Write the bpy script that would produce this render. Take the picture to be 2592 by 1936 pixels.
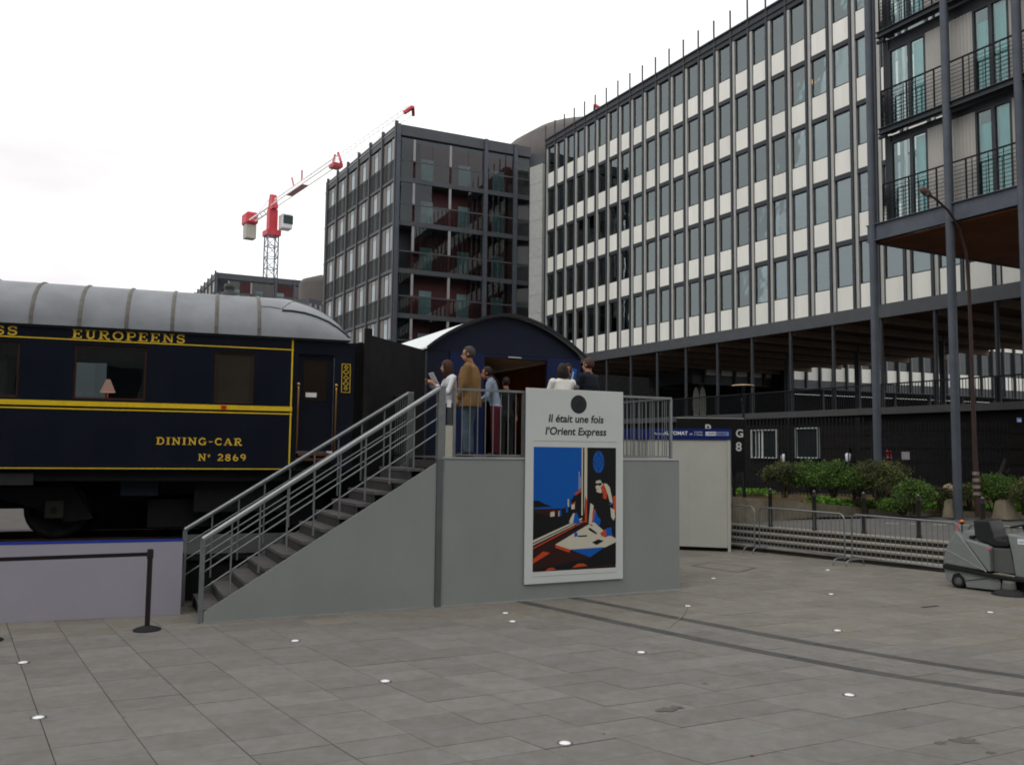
import bpy, bmesh, math, random
from mathutils import Vector, Matrix, kdtree
R=math.radians; rnd=random.Random(7)
sc=bpy.context.scene
for o in list(bpy.data.objects): bpy.data.objects.remove(o)
col=sc.collection
# ------------------------------------------------------------------ camera
PITCH,ROLL,FPX,CH=R(4.49),R(.66),2200.0,2.4
fw=Vector((0,math.cos(PITCH),math.sin(PITCH))); rt=Vector((1,0,0)); up=rt.cross(fw)
cR=rt*math.cos(ROLL)+up*math.sin(ROLL); cU=-rt*math.sin(ROLL)+up*math.cos(ROLL)
cam=bpy.data.cameras.new('camera'); camo=bpy.data.objects.new('camera',cam); col.objects.link(camo)
M=Matrix((cR,cU,-fw)).transposed().to_4x4(); M.translation=Vector((0,0,CH)); camo.matrix_world=M
cam.sensor_width=36; cam.lens=FPX/2592*36; cam.clip_start=.1; cam.clip_end=3000
sc.camera=camo
def ray(x,y): return fw+cR*((x-1296)/FPX)-cU*((y-968)/FPX)
def onz(x,y,z=0.0):
    d=ray(x,y); return Vector((0,0,CH))+d*((z-CH)/d.z)
def atY(x,y,Y):
    d=ray(x,y); return Vector((0,0,CH))+d*(Y/d.y)
# ------------------------------------------------------------------ sky, sun, exposure
SUN_EL,SUN_AZ=R(52),R(215)          # azimuth clockwise from +Y
w=bpy.data.worlds.new('World'); sc.world=w; w.use_nodes=True
nt=w.node_tree; nt.nodes.clear(); N=nt.nodes.new; LK=nt.links.new
out=N('ShaderNodeOutputWorld'); bg=N('ShaderNodeBackground'); bg.inputs[1].default_value=.1
sky=N('ShaderNodeTexSky'); sky.sky_type='NISHITA'; sky.sun_disc=False; sky.sun_elevation=SUN_EL; sky.sun_rotation=SUN_AZ
sky.air_density=1; sky.dust_density=4
hs=N('ShaderNodeHueSaturation'); hs.inputs['Saturation'].default_value=.25
tc=N('ShaderNodeTexCoord'); mp=N('ShaderNodeMapping'); mp.inputs['Scale'].default_value=(1,1,3.2)
nz=N('ShaderNodeTexNoise'); nz.inputs['Scale'].default_value=1.6; nz.inputs['Detail'].default_value=5; nz.inputs['Roughness'].default_value=.5
cr=N('ShaderNodeValToRGB'); cr.color_ramp.elements[0].position=.36; cr.color_ramp.elements[1].position=.56
cr.color_ramp.elements[0].color=(.95,.93,.95,1); cr.color_ramp.elements[1].color=(1.1,1.11,1.09,1)
mul=N('ShaderNodeVectorMath'); mul.operation='SCALE'; mul.inputs['Scale'].default_value=14.2
dp=N('ShaderNodeVectorMath'); dp.operation='DOT_PRODUCT'; dp.inputs[1].default_value=Vector((-.62,.76,.13)).normalized()
dm=N('ShaderNodeMapRange'); dm.interpolation_type='SMOOTHSTEP'; dm.inputs[1].default_value=.86; dm.inputs[2].default_value=1.0
nm2=N('ShaderNodeMapRange'); nm2.inputs[1].default_value=.38; nm2.inputs[2].default_value=.62; nm2.inputs[3].default_value=1; nm2.inputs[4].default_value=.15
fm2=N('ShaderNodeMath'); fm2.operation='MULTIPLY'; cm=N('ShaderNodeMixRGB'); cm.inputs[2].default_value=(10.0,9.35,9.8,1)
LK(tc.outputs['Generated'],dp.inputs[0]); LK(dp.outputs['Value'],dm.inputs[0]); LK(nz.outputs['Fac'],nm2.inputs[0]); LK(dm.outputs[0],fm2.inputs[0]); LK(nm2.outputs[0],fm2.inputs[1]); LK(fm2.outputs[0],cm.inputs[0])
mx=N('ShaderNodeMixRGB'); mx.inputs[0].default_value=.88
LK(tc.outputs['Generated'],mp.inputs['Vector']); LK(mp.outputs[0],nz.inputs['Vector']); LK(nz.outputs['Fac'],cr.inputs[0]); LK(cr.outputs[0],mul.inputs[0])
LK(sky.outputs[0],hs.inputs['Color']); LK(hs.outputs[0],mx.inputs[1]); LK(mul.outputs[0],cm.inputs[1]); LK(cm.outputs[0],mx.inputs[2]); LK(mx.outputs[0],bg.inputs[0]); LK(bg.outputs[0],out.inputs[0])
sl=bpy.data.lights.new('sun','SUN'); sl.energy=.7; sl.angle=R(25); sl.color=(1,.97,.93)
so=bpy.data.objects.new('sun',sl); col.objects.link(so)
sd=Vector((math.sin(SUN_AZ)*math.cos(SUN_EL),math.cos(SUN_AZ)*math.cos(SUN_EL),math.sin(SUN_EL)))
so.rotation_euler=sd.to_track_quat('Z','Y').to_euler(); so.location=(0,0,60)
sc.render.engine='CYCLES'
sc.view_settings.view_transform='Standard'; sc.view_settings.look='None'; sc.view_settings.exposure=-.17; sc.view_settings.gamma=1
sc.render.resolution_x=1024; sc.render.resolution_y=764
try: sc.cycles.max_bounces=8; sc.cycles.filter_width=1.8; sc.cycles.transparent_max_bounces=16; sc.cycles.use_denoising=True
except Exception: pass

# ------------------------------------------------------------------ materials
MATS={}
def mat(name,c,rough=.6,metal=0.0,var=.12,scale=3.0,bump=0.0,bscale=40.0,rand=0.0,coat=0.0,spec=.2,emit=None,c2=None,island=False,stretch=None,stain=0.0):
    if name in MATS: return MATS[name]
    m=bpy.data.materials.new(name); m.use_nodes=True; t=m.node_tree; b=t.nodes['Principled BSDF']
    b.inputs['Roughness'].default_value=rough; b.inputs['Metallic'].default_value=metal
    b.inputs['Coat Weight'].default_value=coat; b.inputs['Specular IOR Level'].default_value=spec
    n=t.nodes.new; l=t.links.new
    g=n('ShaderNodeNewGeometry'); mp=n('ShaderNodeMapping')
    if stretch: mp.inputs['Scale'].default_value=stretch
    l(g.outputs['Position'],mp.inputs['Vector'])
    nz=n('ShaderNodeTexNoise'); nz.inputs['Scale'].default_value=scale; nz.inputs['Detail'].default_value=6; nz.inputs['Roughness'].default_value=.65
    l(mp.outputs[0],nz.inputs['Vector'])
    mr=n('ShaderNodeMapRange'); mr.inputs[1].default_value=.3; mr.inputs[2].default_value=.7; mr.inputs[3].default_value=1-var; mr.inputs[4].default_value=1+var
    l(nz.outputs['Fac'],mr.inputs[0])
    last=mr.outputs[0]
    if rand:
        if island: src=g.outputs['Random Per Island']
        else: src=n('ShaderNodeObjectInfo').outputs['Random']
        r2=n('ShaderNodeMapRange'); r2.inputs[3].default_value=1-rand; r2.inputs[4].default_value=1+rand; l(src,r2.inputs[0])
        mm=n('ShaderNodeMath'); mm.operation='MULTIPLY'; l(last,mm.inputs[0]); l(r2.outputs[0],mm.inputs[1]); last=mm.outputs[0]
    if stain:
        for sc_,lo,hi,am in ((1.3,.6,.68,stain),(9.0,.7,.74,stain*1.3),(160.0,.5,.75,.16)):
            q=n('ShaderNodeTexNoise'); q.inputs['Scale'].default_value=sc_; q.inputs['Detail'].default_value=5; q.inputs['Roughness'].default_value=.7; l(mp.outputs[0],q.inputs['Vector'])
            q2=n('ShaderNodeMapRange'); q2.inputs[1].default_value=lo; q2.inputs[2].default_value=hi; q2.inputs[3].default_value=1; q2.inputs[4].default_value=1-am; l(q.outputs['Fac'],q2.inputs[0])
            mm=n('ShaderNodeMath'); mm.operation='MULTIPLY'; l(last,mm.inputs[0]); l(q2.outputs[0],mm.inputs[1]); last=mm.outputs[0]
    base=n('ShaderNodeMixRGB'); base.inputs[1].default_value=(*c,1); base.inputs[2].default_value=(*(c2 or c),1)
    n2=n('ShaderNodeTexNoise'); n2.inputs['Scale'].default_value=scale*.37; n2.inputs['Detail'].default_value=4; l(mp.outputs[0],n2.inputs['Vector'])
    r3=n('ShaderNodeMapRange'); r3.inputs[1].default_value=.42; r3.inputs[2].default_value=.62; l(n2.outputs['Fac'],r3.inputs[0]); l(r3.outputs[0],base.inputs[0])
    vm=n('ShaderNodeVectorMath'); vm.operation='SCALE'; l(base.outputs[0],vm.inputs[0]); l(last,vm.inputs['Scale'])
    l(vm.outputs[0],b.inputs['Base Color'])
    rr=n('ShaderNodeMapRange'); rr.inputs[1].default_value=.3; rr.inputs[2].default_value=.7; rr.inputs[3].default_value=max(.02,rough*.85); rr.inputs[4].default_value=min(1,rough*1.12+.01)
    l(n2.outputs['Fac'],rr.inputs[0]); l(rr.outputs[0],b.inputs['Roughness'])
    if bump:
        nb=n('ShaderNodeTexNoise'); nb.inputs['Scale'].default_value=bscale; nb.inputs['Detail'].default_value=4; l(mp.outputs[0],nb.inputs['Vector'])
        bp=n('ShaderNodeBump'); bp.inputs['Strength'].default_value=bump; bp.inputs['Distance'].default_value=.01; l(nb.outputs['Fac'],bp.inputs['Height']); l(bp.outputs[0],b.inputs['Normal'])
    if emit: b.inputs['Emission Color'].default_value=(*emit[0],1); b.inputs['Emission Strength'].default_value=emit[1]
    MATS[name]=m; return m
def glass(name,tint=(.5,.56,.58),refl=.12,rough=.015,wav=.25,blend=.28):
    if name in MATS: return MATS[name]
    m=bpy.data.materials.new(name); m.use_nodes=True; t=m.node_tree; t.nodes.clear(); n=t.nodes.new; l=t.links.new
    o=n('ShaderNodeOutputMaterial'); tr=n('ShaderNodeBsdfTransparent'); tr.inputs[0].default_value=(*tint,1)
    gl=n('ShaderNodeBsdfGlossy'); gl.inputs['Roughness'].default_value=rough; gl.inputs[0].default_value=(.8,.91,.93,1)
    fr=n('ShaderNodeLayerWeight'); fr.inputs[0].default_value=blend
    mr=n('ShaderNodeMapRange'); mr.inputs[3].default_value=refl; mr.inputs[4].default_value=1; l(fr.outputs['Fresnel'],mr.inputs[0])
    g=n('ShaderNodeNewGeometry'); nz=n('ShaderNodeTexNoise'); nz.inputs['Scale'].default_value=.8; l(g.outputs['Position'],nz.inputs['Vector'])
    bp=n('ShaderNodeBump'); bp.inputs['Strength'].default_value=wav; bp.inputs['Distance'].default_value=.02; l(nz.outputs['Fac'],bp.inputs['Height']); l(bp.outputs[0],gl.inputs['Normal'])
    mx=n('ShaderNodeMixShader'); l(mr.outputs[0],mx.inputs[0]); l(tr.outputs[0],mx.inputs[1]); l(gl.outputs[0],mx.inputs[2]); l(mx.outputs[0],o.inputs[0])
    MATS[name]=m; return m
def screen(name,c,cover):
    # fine perforated metal: part open, part dark
    m=bpy.data.materials.new(name); m.use_nodes=True; t=m.node_tree; t.nodes.clear(); n=t.nodes.new; l=t.links.new
    o=n('ShaderNodeOutputMaterial'); tr=n('ShaderNodeBsdfTransparent'); df=n('ShaderNodeBsdfDiffuse'); df.inputs[0].default_value=(*c,1); mx=n('ShaderNodeMixShader'); mx.inputs[0].default_value=cover
    l(tr.outputs[0],mx.inputs[1]); l(df.outputs[0],mx.inputs[2]); l(mx.outputs[0],o.inputs[0]); MATS[name]=m; return m
# ------------------------------------------------------------------ mesh helpers
def setp(o,label=None,cat=None,group=None,kind=None):
    if label: o['label']=label
    if cat: o['category']=cat
    if group: o['group']=group
    if kind: o['kind']=kind
    return o
class MB:
    def __init__(s): s.v=[]; s.f=[]; s.m=[]; s.sm=[]
    def add(s,vs,fs,mi=0,smooth=False,mx=None):
        b=len(s.v); s.v+=[tuple(mx@Vector(v)) if mx else tuple(v) for v in vs]
        for f in fs: s.f.append([i+b for i in f]); s.m.append(mi); s.sm.append(smooth)
        return s
    def box(s,x0,y0,z0,x1,y1,z1,mi=0,mx=None):
        vs=[(x,y,z) for z in (z0,z1) for y in (y0,y1) for x in (x0,x1)]
        return s.add(vs,[(0,2,3,1),(4,5,7,6),(0,1,5,4),(2,6,7,3),(0,4,6,2),(1,3,7,5)],mi,False,mx)
    def bbox(s,x0,y0,z0,x1,y1,z1,b=.01,mi=0,mx=None):
        # box with chamfered edges
        X,Y,Z=(x0,x1),(y0,y1),(z0,z1); vs=[]; idx={}
        for i in (0,1):
            for j in (0,1):
                for k in (0,1):
                    sx,sy,sz=(1,-1)[i],(1,-1)[j],(1,-1)[k]
                    for a,(dx,dy,dz) in enumerate(((0,b,b),(b,0,b),(b,b,0))):
                        idx[i,j,k,a]=len(vs); vs.append((X[i]+sx*dx,Y[j]+sy*dy,Z[k]+sz*dz))
        bm=bmesh.new()
        for v in vs: bm.verts.new(v)
        bmesh.ops.convex_hull(bm,input=bm.verts[:]); bm.verts.index_update()
        s.add([v.co.copy() for v in bm.verts],[[v.index for v in f.verts] for f in bm.faces],mi,False,mx); bm.free(); return s
    def bar(s,p,q,wd,ht=None,mi=0):
        p,q=Vector(p),Vector(q); d=q-p; L=d.length
        if L<1e-6: return s
        z=d.normalized(); upv=Vector((0,0,1)) if abs(z.z)<.95 else Vector((0,1,0)); x=upv.cross(z).normalized(); y=z.cross(x)
        m=Matrix((x,y,z)).transposed().to_4x4(); m.translation=p; ht=ht or wd
        return s.box(-wd/2,-ht/2,0,wd/2,ht/2,L,mi,m)
    def tube(s,pts,r,n=10,mi=0,caps=True,smooth=True,closed=False):
        pts=[Vector(p) for p in pts]; k=len(pts); rs=r if isinstance(r,(list,tuple)) else [r]*k
        vs=[];fs=[];px=None
        for i,p in enumerate(pts):
            if closed: d=pts[(i+1)%k]-pts[i-1]
            else: d=pts[min(i+1,k-1)]-pts[max(i-1,0)]
            d.normalize()
            if px is None:
                u=Vector((0,0,1)) if abs(d.z)<.9 else Vector((1,0,0)); px=(u-d*u.dot(d)).normalized()
            else: px=(px-d*px.dot(d)).normalized()
            py=d.cross(px)
            for j in range(n):
                a=2*math.pi*j/n; vs.append(p+(px*math.cos(a)+py*math.sin(a))*rs[i])
        kk=k if closed else k-1
        for i in range(kk):
            for j in range(n):
                a=i*n+j;b=i*n+(j+1)%n;c=((i+1)%k)*n+(j+1)%n;d=((i+1)%k)*n+j; fs.append((a,b,c,d))
        s.add(vs,fs,mi,smooth)
        if caps and not closed:
            s.add(vs[:n],[tuple(range(n))[::-1]],mi); s.add(vs[-n:],[tuple(range(n))],mi)
        return s
    def lathe(s,prof,n=16,mi=0,mx=None,smooth=True,cap=True):
        vs=[];fs=[]
        for r,z in prof:
            for j in range(n):
                a=2*math.pi*j/n; vs.append((r*math.cos(a),r*math.sin(a),z))
        for i in range(len(prof)-1):
            for j in range(n):
                fs.append((i*n+j,i*n+(j+1)%n,(i+1)*n+(j+1)%n,(i+1)*n+j))
        s.add(vs,fs,mi,smooth,mx)
        if cap and prof[0][0]>1e-4: s.add(vs[:n],[tuple(range(n))[::-1]],mi,False,mx)
        if cap and prof[-1][0]>1e-4: s.add(vs[-n:],[tuple(range(n))],mi,False,mx)
        return s
    def prism(s,poly,y0,y1,mi=0,mx=None):
        # poly in (x,z), extruded along y
        n=len(poly); vs=[(x,y0,z) for x,z in poly]+[(x,y1,z) for x,z in poly]
        fs=[tuple(range(n)),tuple(range(2*n-1,n-1,-1))]+[(i,i+n,(i+1)%n+n,(i+1)%n) for i in range(n)]
        return s.add(vs,fs,mi,False,mx)
    def mesh(s,name,mats):
        me=bpy.data.meshes.new(name); me.from_pydata(s.v,[],s.f)
        for m in (mats if isinstance(mats,(list,tuple)) else [mats]): me.materials.append(m)
        me.polygons.foreach_set('material_index',s.m); me.polygons.foreach_set('use_smooth',s.sm); me.update(); return me
    def build(s,name,mats,parent=None,loc=None,rz=None,fix=True):
        me=s.mesh(name,mats)
        if fix:
            bm=bmesh.new(); bm.from_mesh(me); bmesh.ops.recalc_face_normals(bm,faces=bm.faces); bm.to_mesh(me); bm.free()
        return link(name,me,parent,loc,rz)
def link(name,me,parent=None,loc=None,rz=None):
    o=bpy.data.objects.new(name,me); col.objects.link(o)
    if parent: o.parent=parent
    if loc: o.location=loc
    if rz is not None: o.rotation_euler=(0,0,rz)
    return o
def thing(name,label,cat,loc=(0,0,0),rz=0.0,group=None):
    o=bpy.data.objects.new(name,None); col.objects.link(o); o.empty_display_size=.2
    o.location=loc; o.rotation_euler=(0,0,rz); return setp(o,label,cat,group)
def box(name,m,parent,*a,bev=0): 
    b=MB(); (b.bbox(*a,b=bev) if bev else b.box(*a)); return b.build(name,m,parent)
def dup(root,loc,rz,label=None):
    r=root.copy(); col.objects.link(r); r.location=loc; r.rotation_euler=(0,0,rz)
    if label: r['label']=label
    def rec(a,b):
        for ch in list(a.children):
            c=ch.copy(); col.objects.link(c); c.parent=b; rec(ch,c)
    rec(root,r); return r
def text(name,body,size,m,parent,mx,shear=0,bold=0,align='LEFT',ext=.002,space=1):
    cu=bpy.data.curves.new(name,'FONT'); cu.body=body; cu.size=size; cu.shear=shear; cu.offset=bold; cu.align_x=align; cu.extrude=ext; cu.space_character=space; cu.resolution_u=4
    t=bpy.data.objects.new('tmp',cu); me=bpy.data.meshes.new_from_object(t); me.name=name; bpy.data.objects.remove(t); bpy.data.curves.remove(cu)
    me.materials.clear(); me.materials.append(m); me.transform(mx); return link(name,me,parent)
# frame placing upright text on a vertical face whose local x runs right and outward is -y
def face(x,y,z): return Matrix.Translation((x,y,z))@Matrix.Rotation(R(90),4,'X')
class Fr:
    def __init__(s,p,deg): s.p=Vector((p[0],p[1])); a=R(deg); s.a=a; s.t=Vector((math.cos(a),math.sin(a))); s.n=Vector((-math.sin(a),math.cos(a)))
    def w(s,x,y,z=0.0): q=s.p+s.t*x+s.n*y; return Vector((q.x,q.y,z))
    def loc(s,v): d=Vector((v[0],v[1]))-s.p; return Vector((d.dot(s.t),d.dot(s.n),v[2]))
    def hit(s,px,py,y=0.0):
        d=ray(px,py); d2=Vector((d.x,d.y)); k=(s.n.dot(s.p)+y)/s.n.dot(d2); return s.loc(Vector((0,0,CH))+d*k)
# ================================================================== PLAZA
m_mortar=mat('mortar',(.075,.07,.064),.9,var=.2,scale=6)
slabkw=dict(stain=.13,rough=.62,var=.11,scale=9,bump=.3,bscale=60,rand=.1,c2=(.163,.15,.137))
m_slab=mat('granite_slab',(.175,.168,.157),**slabkw)
m_slab_f=mat('granite_slab_field',(.186,.175,.157),**{**slabkw,'island':True,'c2':(.18,.16,.13)})
m_dark=mat('dark_granite_strip',(.07,.069,.065),.65,var=.2,scale=8,bump=.2,rand=.12)
m_dark_f=mat('dark_granite_strip_field',(.07,.069,.065),.65,var=.2,scale=8,bump=.2,rand=.12,island=True)
ground=MB().box(-240,-120,-.6,240,300,-.05).build('ground',mat('distant_ground',(.09,.09,.085),.9,var=.15,scale=.3)); setp(ground,'grey city ground running out to the horizon','ground',kind='structure')
plaza=MB().box(-40,-25,-.045,60,60,-.014).build('plaza',m_mortar); setp(plaza,'broad granite paved plaza in the foreground','paving',kind='structure')
PV=Fr((0,0),26)
BV=[(4.0,10.2),(5.0,9.25),(5.8,8.62),(6.96,7.99),(8.49,7.44),(10.27,6.95),(12.48,6.4),(16,5.5),(20,4.5)]
def Bc(v):
    v=min(max(v,BV[0][0]),BV[-1][0])
    for i in range(len(BV)-1):
        if BV[i][0]<=v<=BV[i+1][0]:
            t=(v-BV[i][0])/(BV[i+1][0]-BV[i][0]); t2=t; return BV[i][1]+(BV[i+1][1]-BV[i][1])*t2
def Ac(v): return -.38-.124*(v-9.87)
cols=[]   # (u0(v),u1(v),dark)
NL=12
def mkl(f): return lambda v,f=f: Ac(v)+(Bc(v)-.1-Ac(v))*f
for i in range(-7,NL): cols.append((mkl(i/NL),mkl((i+1)/NL),False))
def off(d): return lambda v,d=d: Bc(v)+d
cols.append((off(-.1),off(.1),True)); cols.append((off(.1),off(.49),False)); cols.append((off(.49),off(.87),False)); cols.append((off(.87),off(1.07),True))
for i in range(17): cols.append((off(1.07+.63*i),off(1.07+.63*(i+1)),False))
slabs=[]
VR=.405
for r in range(46):
    v0=4.35+VR*r; v1=v0+VR
    for ci,(f0,f1,dk) in enumerate(cols):
        uc=(f0((v0+v1)/2)+f1((v0+v1)/2))/2; vc=(v0+v1)/2
        p=PV.w(uc,vc)
        if p.y<5.9 or abs(p.x)/p.y>.72: continue
        if vc>13.1 and 1.8<uc<9.3: continue
        if vc>14.3 and uc<=1.8: continue
        if .763*p.x+.646*p.y>18.75: continue     # foot of the steps
        slabs.append((p.length,v0,v1,f0,f1,dk))
slabs.sort(key=lambda s:s[0])
fld=MB()
for i,(d,v0,v1,f0,f1,dk) in enumerate(slabs):
    g=.0032; dz=rnd.uniform(-.002,.002); tz=[dz+rnd.uniform(-.0012,.0012) for _ in range(4)]
    q=[(f0(v0)+g,v0+g),(f1(v0)-g,v0+g),(f1(v1)-g,v1-g),(f0(v1)+g,v1-g)]
    P=[PV.w(a,b) for a,b in q]; c=sum(P,Vector())/4
    vs=[(p.x,p.y,-.03) for p in P]+[(p.x,p.y,-.003+t) for p,t in zip(P,tz)]
    vs+=[(p.x+(c.x-p.x)*.012,p.y+(c.y-p.y)*.012,t) for p,t in zip(P,tz)]
    fs=[(8,9,10,11)]+[(a,(a+1)%4,(a+1)%4+4,a+4) for a in range(4)]+[(a+4,(a+1)%4+4,(a+1)%4+8,a+8) for a in range(4)]
    if i<300:
        b=MB().add([(x-c.x,y-c.y,z) for x,y,z in vs],fs); b.build('paving_slab',m_dark if dk else m_slab,plaza,loc=(c.x,c.y,0),fix=False)
    else: fld.add(vs,fs,1 if dk else 0)
fo=fld.build('paving_slab_field',[m_slab_f,m_dark_f],plaza,fix=False); fo['kind']='stuff'
# studs
m_stud=mat('white_glass_stud',(.85,.86,.86),.25,var=.04,coat=.6); m_rim=mat('stud_rim_steel',(.16,.16,.16),.4,metal=.7)
stud_me=MB().lathe([(.052,0),(.05,.006),(.04,.011),(.022,.015),(.0001,.017)],16).mesh('stud_lens',m_stud)
rim_me=MB().lathe([(.066,-.004),(.066,.005),(.053,.006)],16).mesh('stud_rim',m_rim)
SL=[((1430,1881),'white dome stud closest to the bottom edge of the photo'),((975,1724),'white dome stud in front of the steel corner post of the platform'),((97,1816),'white dome stud in the bottom left corner of the paving'),
((58,1677),'white dome stud at the far left below the rope barrier'),((747,1622),'white dome stud in front of the middle of the grey stair side'),((1623,1651),'white dome stud beside the dark curved band, camera side'),
((2150,1759),'white dome stud at lower right, camera side of the dark band'),((1741,1534),'white dome stud just right of the platform corner'),((2120,1596),'white dome stud behind the dark band, at right'),
((2104,1504),'white dome stud on the open paving before the crowd barriers'),((2095,1443),'far white dome stud close to the crowd barrier feet'),((1806,1464),'far white dome stud in front of the white booth'),
((2507,1550),'white dome stud in front of the floor sweeper'),((1279,1552),'small white stud nearest the foot of the platform below the poster'),((1297,1573),'small white stud second from the foot of the platform')]
for (px,py),lb in SL:
    p=onz(px,py); t=thing('paving_stud',lb,'ground stud',(p.x,p.y,.001),0,'white studs set in the plaza'); link('stud_lens',stud_me,t); link('stud_rim',rim_me,t)
# fallen leaves
m_leaf=mat('orange_dead_leaf',(.28,.1,.03),.8)
for (px,py),lb in [((314,1814),'small orange dead leaf on the paving at left'),((95,1594),'tiny red leaf by the lavender plinth wall'),((2290,1794),'small orange leaf on paving at lower right'),((1528,1857),'tiny red leaf lying on a slab joint at bottom centre'),((1904,1912),'tiny orange leaf at the bottom right edge of the paving')]:
    p=onz(px,py); b=MB(); k=[(0,-.03),(.018,-.012),(.022,.01),(.008,.022),(0,.035),(-.01,.02),(-.022,.008),(-.016,-.014)]
    k=[(x*.6,y*.6) for x,y in k]; b.add([(x,y,.004+abs(x)*.4) for x,y in k]+[(0,0,.003)],[(i,(i+1)%8,8) for i in range(8)]); o=b.build('fallen_leaf',m_leaf,loc=(p.x,p.y,0),rz=rnd.random()*6); setp(o,lb,'leaf','dead leaves on the paving')
pd=onz(2354,1535); dr=thing('drain_slot','narrow dark drain slot in the paving left of the sweeper brush','drain',(pd.x,pd.y,0),R(26))
box('slot_frame',m_rim,dr,-.19,-.03,-.004,.19,.03,.003); box('slot_opening',mat('black_void',(.01,.01,.01),.9),dr,-.175,-.02,.0035,.175,.02,.005)
#@@PART2
# ================================================================== PLATFORM (frame: front left corner, yaw 25.57)
PA=Fr((-1.06,13.59),25.57)
m_panel=mat('grey_painted_panel',(.248,.264,.259),.55,var=.06,scale=1.0,bump=.06,bscale=150,stain=.05,stretch=(1,1,.6))
m_steel=mat('galvanised_grey_rail',(.22,.235,.24),.42,metal=.55,var=.12,scale=8)
m_steel_l=mat('light_steel_handrail',(.33,.345,.35),.4,metal=.4,var=.1,scale=8)
m_deckf=mat('dark_deck_floor',(.07,.068,.068),.8,var=.2,scale=6)
m_post=mat('dark_steel_post',(.13,.14,.145),.45,metal=.5,var=.1)
PZ=2.29; PL=4.49; PDp=3.46
pf=thing('raised_platform','grey raised platform with railings and tall poster on its front','platform',PA.w(0,0,0),PA.a)
pf.location=(-1.06,13.59,0)
box('front_panel',m_panel,pf,.0,0,.012,PL,.04,PZ-.02)
box('side_panel',m_panel,pf,PL-.04,.04,.012,PL,PDp,PZ-.02)
box('side_panel',m_panel,pf,0,1.56,.012,.04,PDp,PZ-.02)
box('deck',m_deckf,pf,.0,.0,PZ-.018,PL,PDp,PZ)
box('deck_edge',mat('pale_aluminium',(.45,.46,.46),.35,metal=.6),pf,-.01,-.012,PZ-.025,PL+.008,-.002,PZ+.004)
box('base_strip',MATS['pale_aluminium'],pf,-3.5,-.016,.0,PL+.004,-.003,.014)
box('corner_post',m_post,pf,-.1,-.02,0,-.003,.08,PZ-.03)
# railings
rail=MB(); RT=3.385; bal_me=MB().tube([(0,0,PZ+.045),(0,0,RT-.055)],.0085,6).mesh('baluster',m_steel)
def balrow(x0,y0,x1,y1,sp,skip=None):
    L=math.hypot(x1-x0,y1-y0); n=max(1,int(L/sp))
    for i in range(1,n):
        t=i/n; x=x0+(x1-x0)*t
        if skip and skip[0]<x<skip[1] and y0==y1: continue
        o=link('baluster',bal_me,pf); o.location=(x,y0+(y1-y0)*t,0)
def railseg(x0,y0,x1,y1,post0=True,post1=True,sp=.125,skip=None,w=.045):
    d=Vector((x1-x0,y1-y0)).normalized()
    MB().bar((x0,y0,RT-.02),(x1,y1,RT-.02),.06,.035).build('top_rail',m_steel,pf)
    MB().bar((x0,y0,PZ+.035),(x1,y1,PZ+.035),.035,.022).build('bottom_rail',m_steel,pf)
    for pp,on in (((x0,y0),post0),((x1,y1),post1)):
        if on: box('rail_post',m_steel,pf,pp[0]-w/2,pp[1]-w/2,PZ,pp[0]+w/2,pp[1]+w/2,RT-.04)
    balrow(x0,y0,x1,y1,sp,skip)
railseg(.2,.07,1.42,.07); railseg(1.42,.07,3.3,.07,False,True,.125,(1.5,3.2)); railseg(3.3,.07,4.36,.07,False,True)
railseg(4.36,.07,4.36,3.4,False,True); railseg(0.03,1.62,.03,3.4); railseg(.03,3.4,.55,3.4,False,True)
box('gate_post',m_steel,pf,-.09,-.005,PZ-.2,.03,.11,RT+.02,bev=.008)
box('gate_post',m_steel,pf,-.09,1.48,PZ-.2,.02,1.6,RT,bev=.008)
box('infill_board',mat('cream_board',(.42,.4,.34),.6),pf,.032,.0,PZ+.002,.155,.03,RT-.6)
box('control_box',mat('dark_grey_box',(.06,.06,.065),.5),pf,.07,.035,2.78,.155,.09,3.12)
box('notice_sheet',mat('white_paper',(.75,.76,.78),.7),pf,.06,.028,3.07,.13,.034,3.19)
# ---- poster on the front
m_pos=mat('poster_white',(.58,.605,.59),.5,var=.03,scale=2)
po=thing('poster_panel','tall white exhibition poster with blue and black train picture on the platform','poster',PA.w(1.42,-.024,0),PA.a)
b=MB().bbox(0,-.012,.26,1.87,.012,3.43,b=.003); b.build('board',m_pos,po)
ink=mat('print_ink_dark',(.02,.022,.024),.5); 
text('lettering','Il était une fois',.178,ink,po,face(.94,-.0135,2.885),shear=.12,bold=.0042,align='CENTER',ext=.0006)
text('lettering','l’Orient Express',.178,ink,po,face(.94,-.0135,2.675),shear=.12,bold=.0042,align='CENTER',ext=.0006)
MB().lathe([(.155,0),(.155,.0012),(0.0001,.0012)],40,mx=face(.985,-.0135,3.19),smooth=False).build('round_emblem',mat('emblem_black',(.022,.024,.026),.45),po)
for rr in (.045,.075):
    MB().tube([(.985+rr*.8*math.cos(a),-.016,3.19+rr*math.sin(a)) for a in [k*math.pi/12 for k in range(24)]],.004,4,closed=True).build('emblem_line',mat('emblem_grey',(.04,.042,.045),.5),po)
box('rule_line',ink,po,.14,-.0136,2.565,1.74,-.0126,2.569); box('rule_line',ink,po,.14,-.0136,.375,1.74,-.0126,.378)
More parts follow.
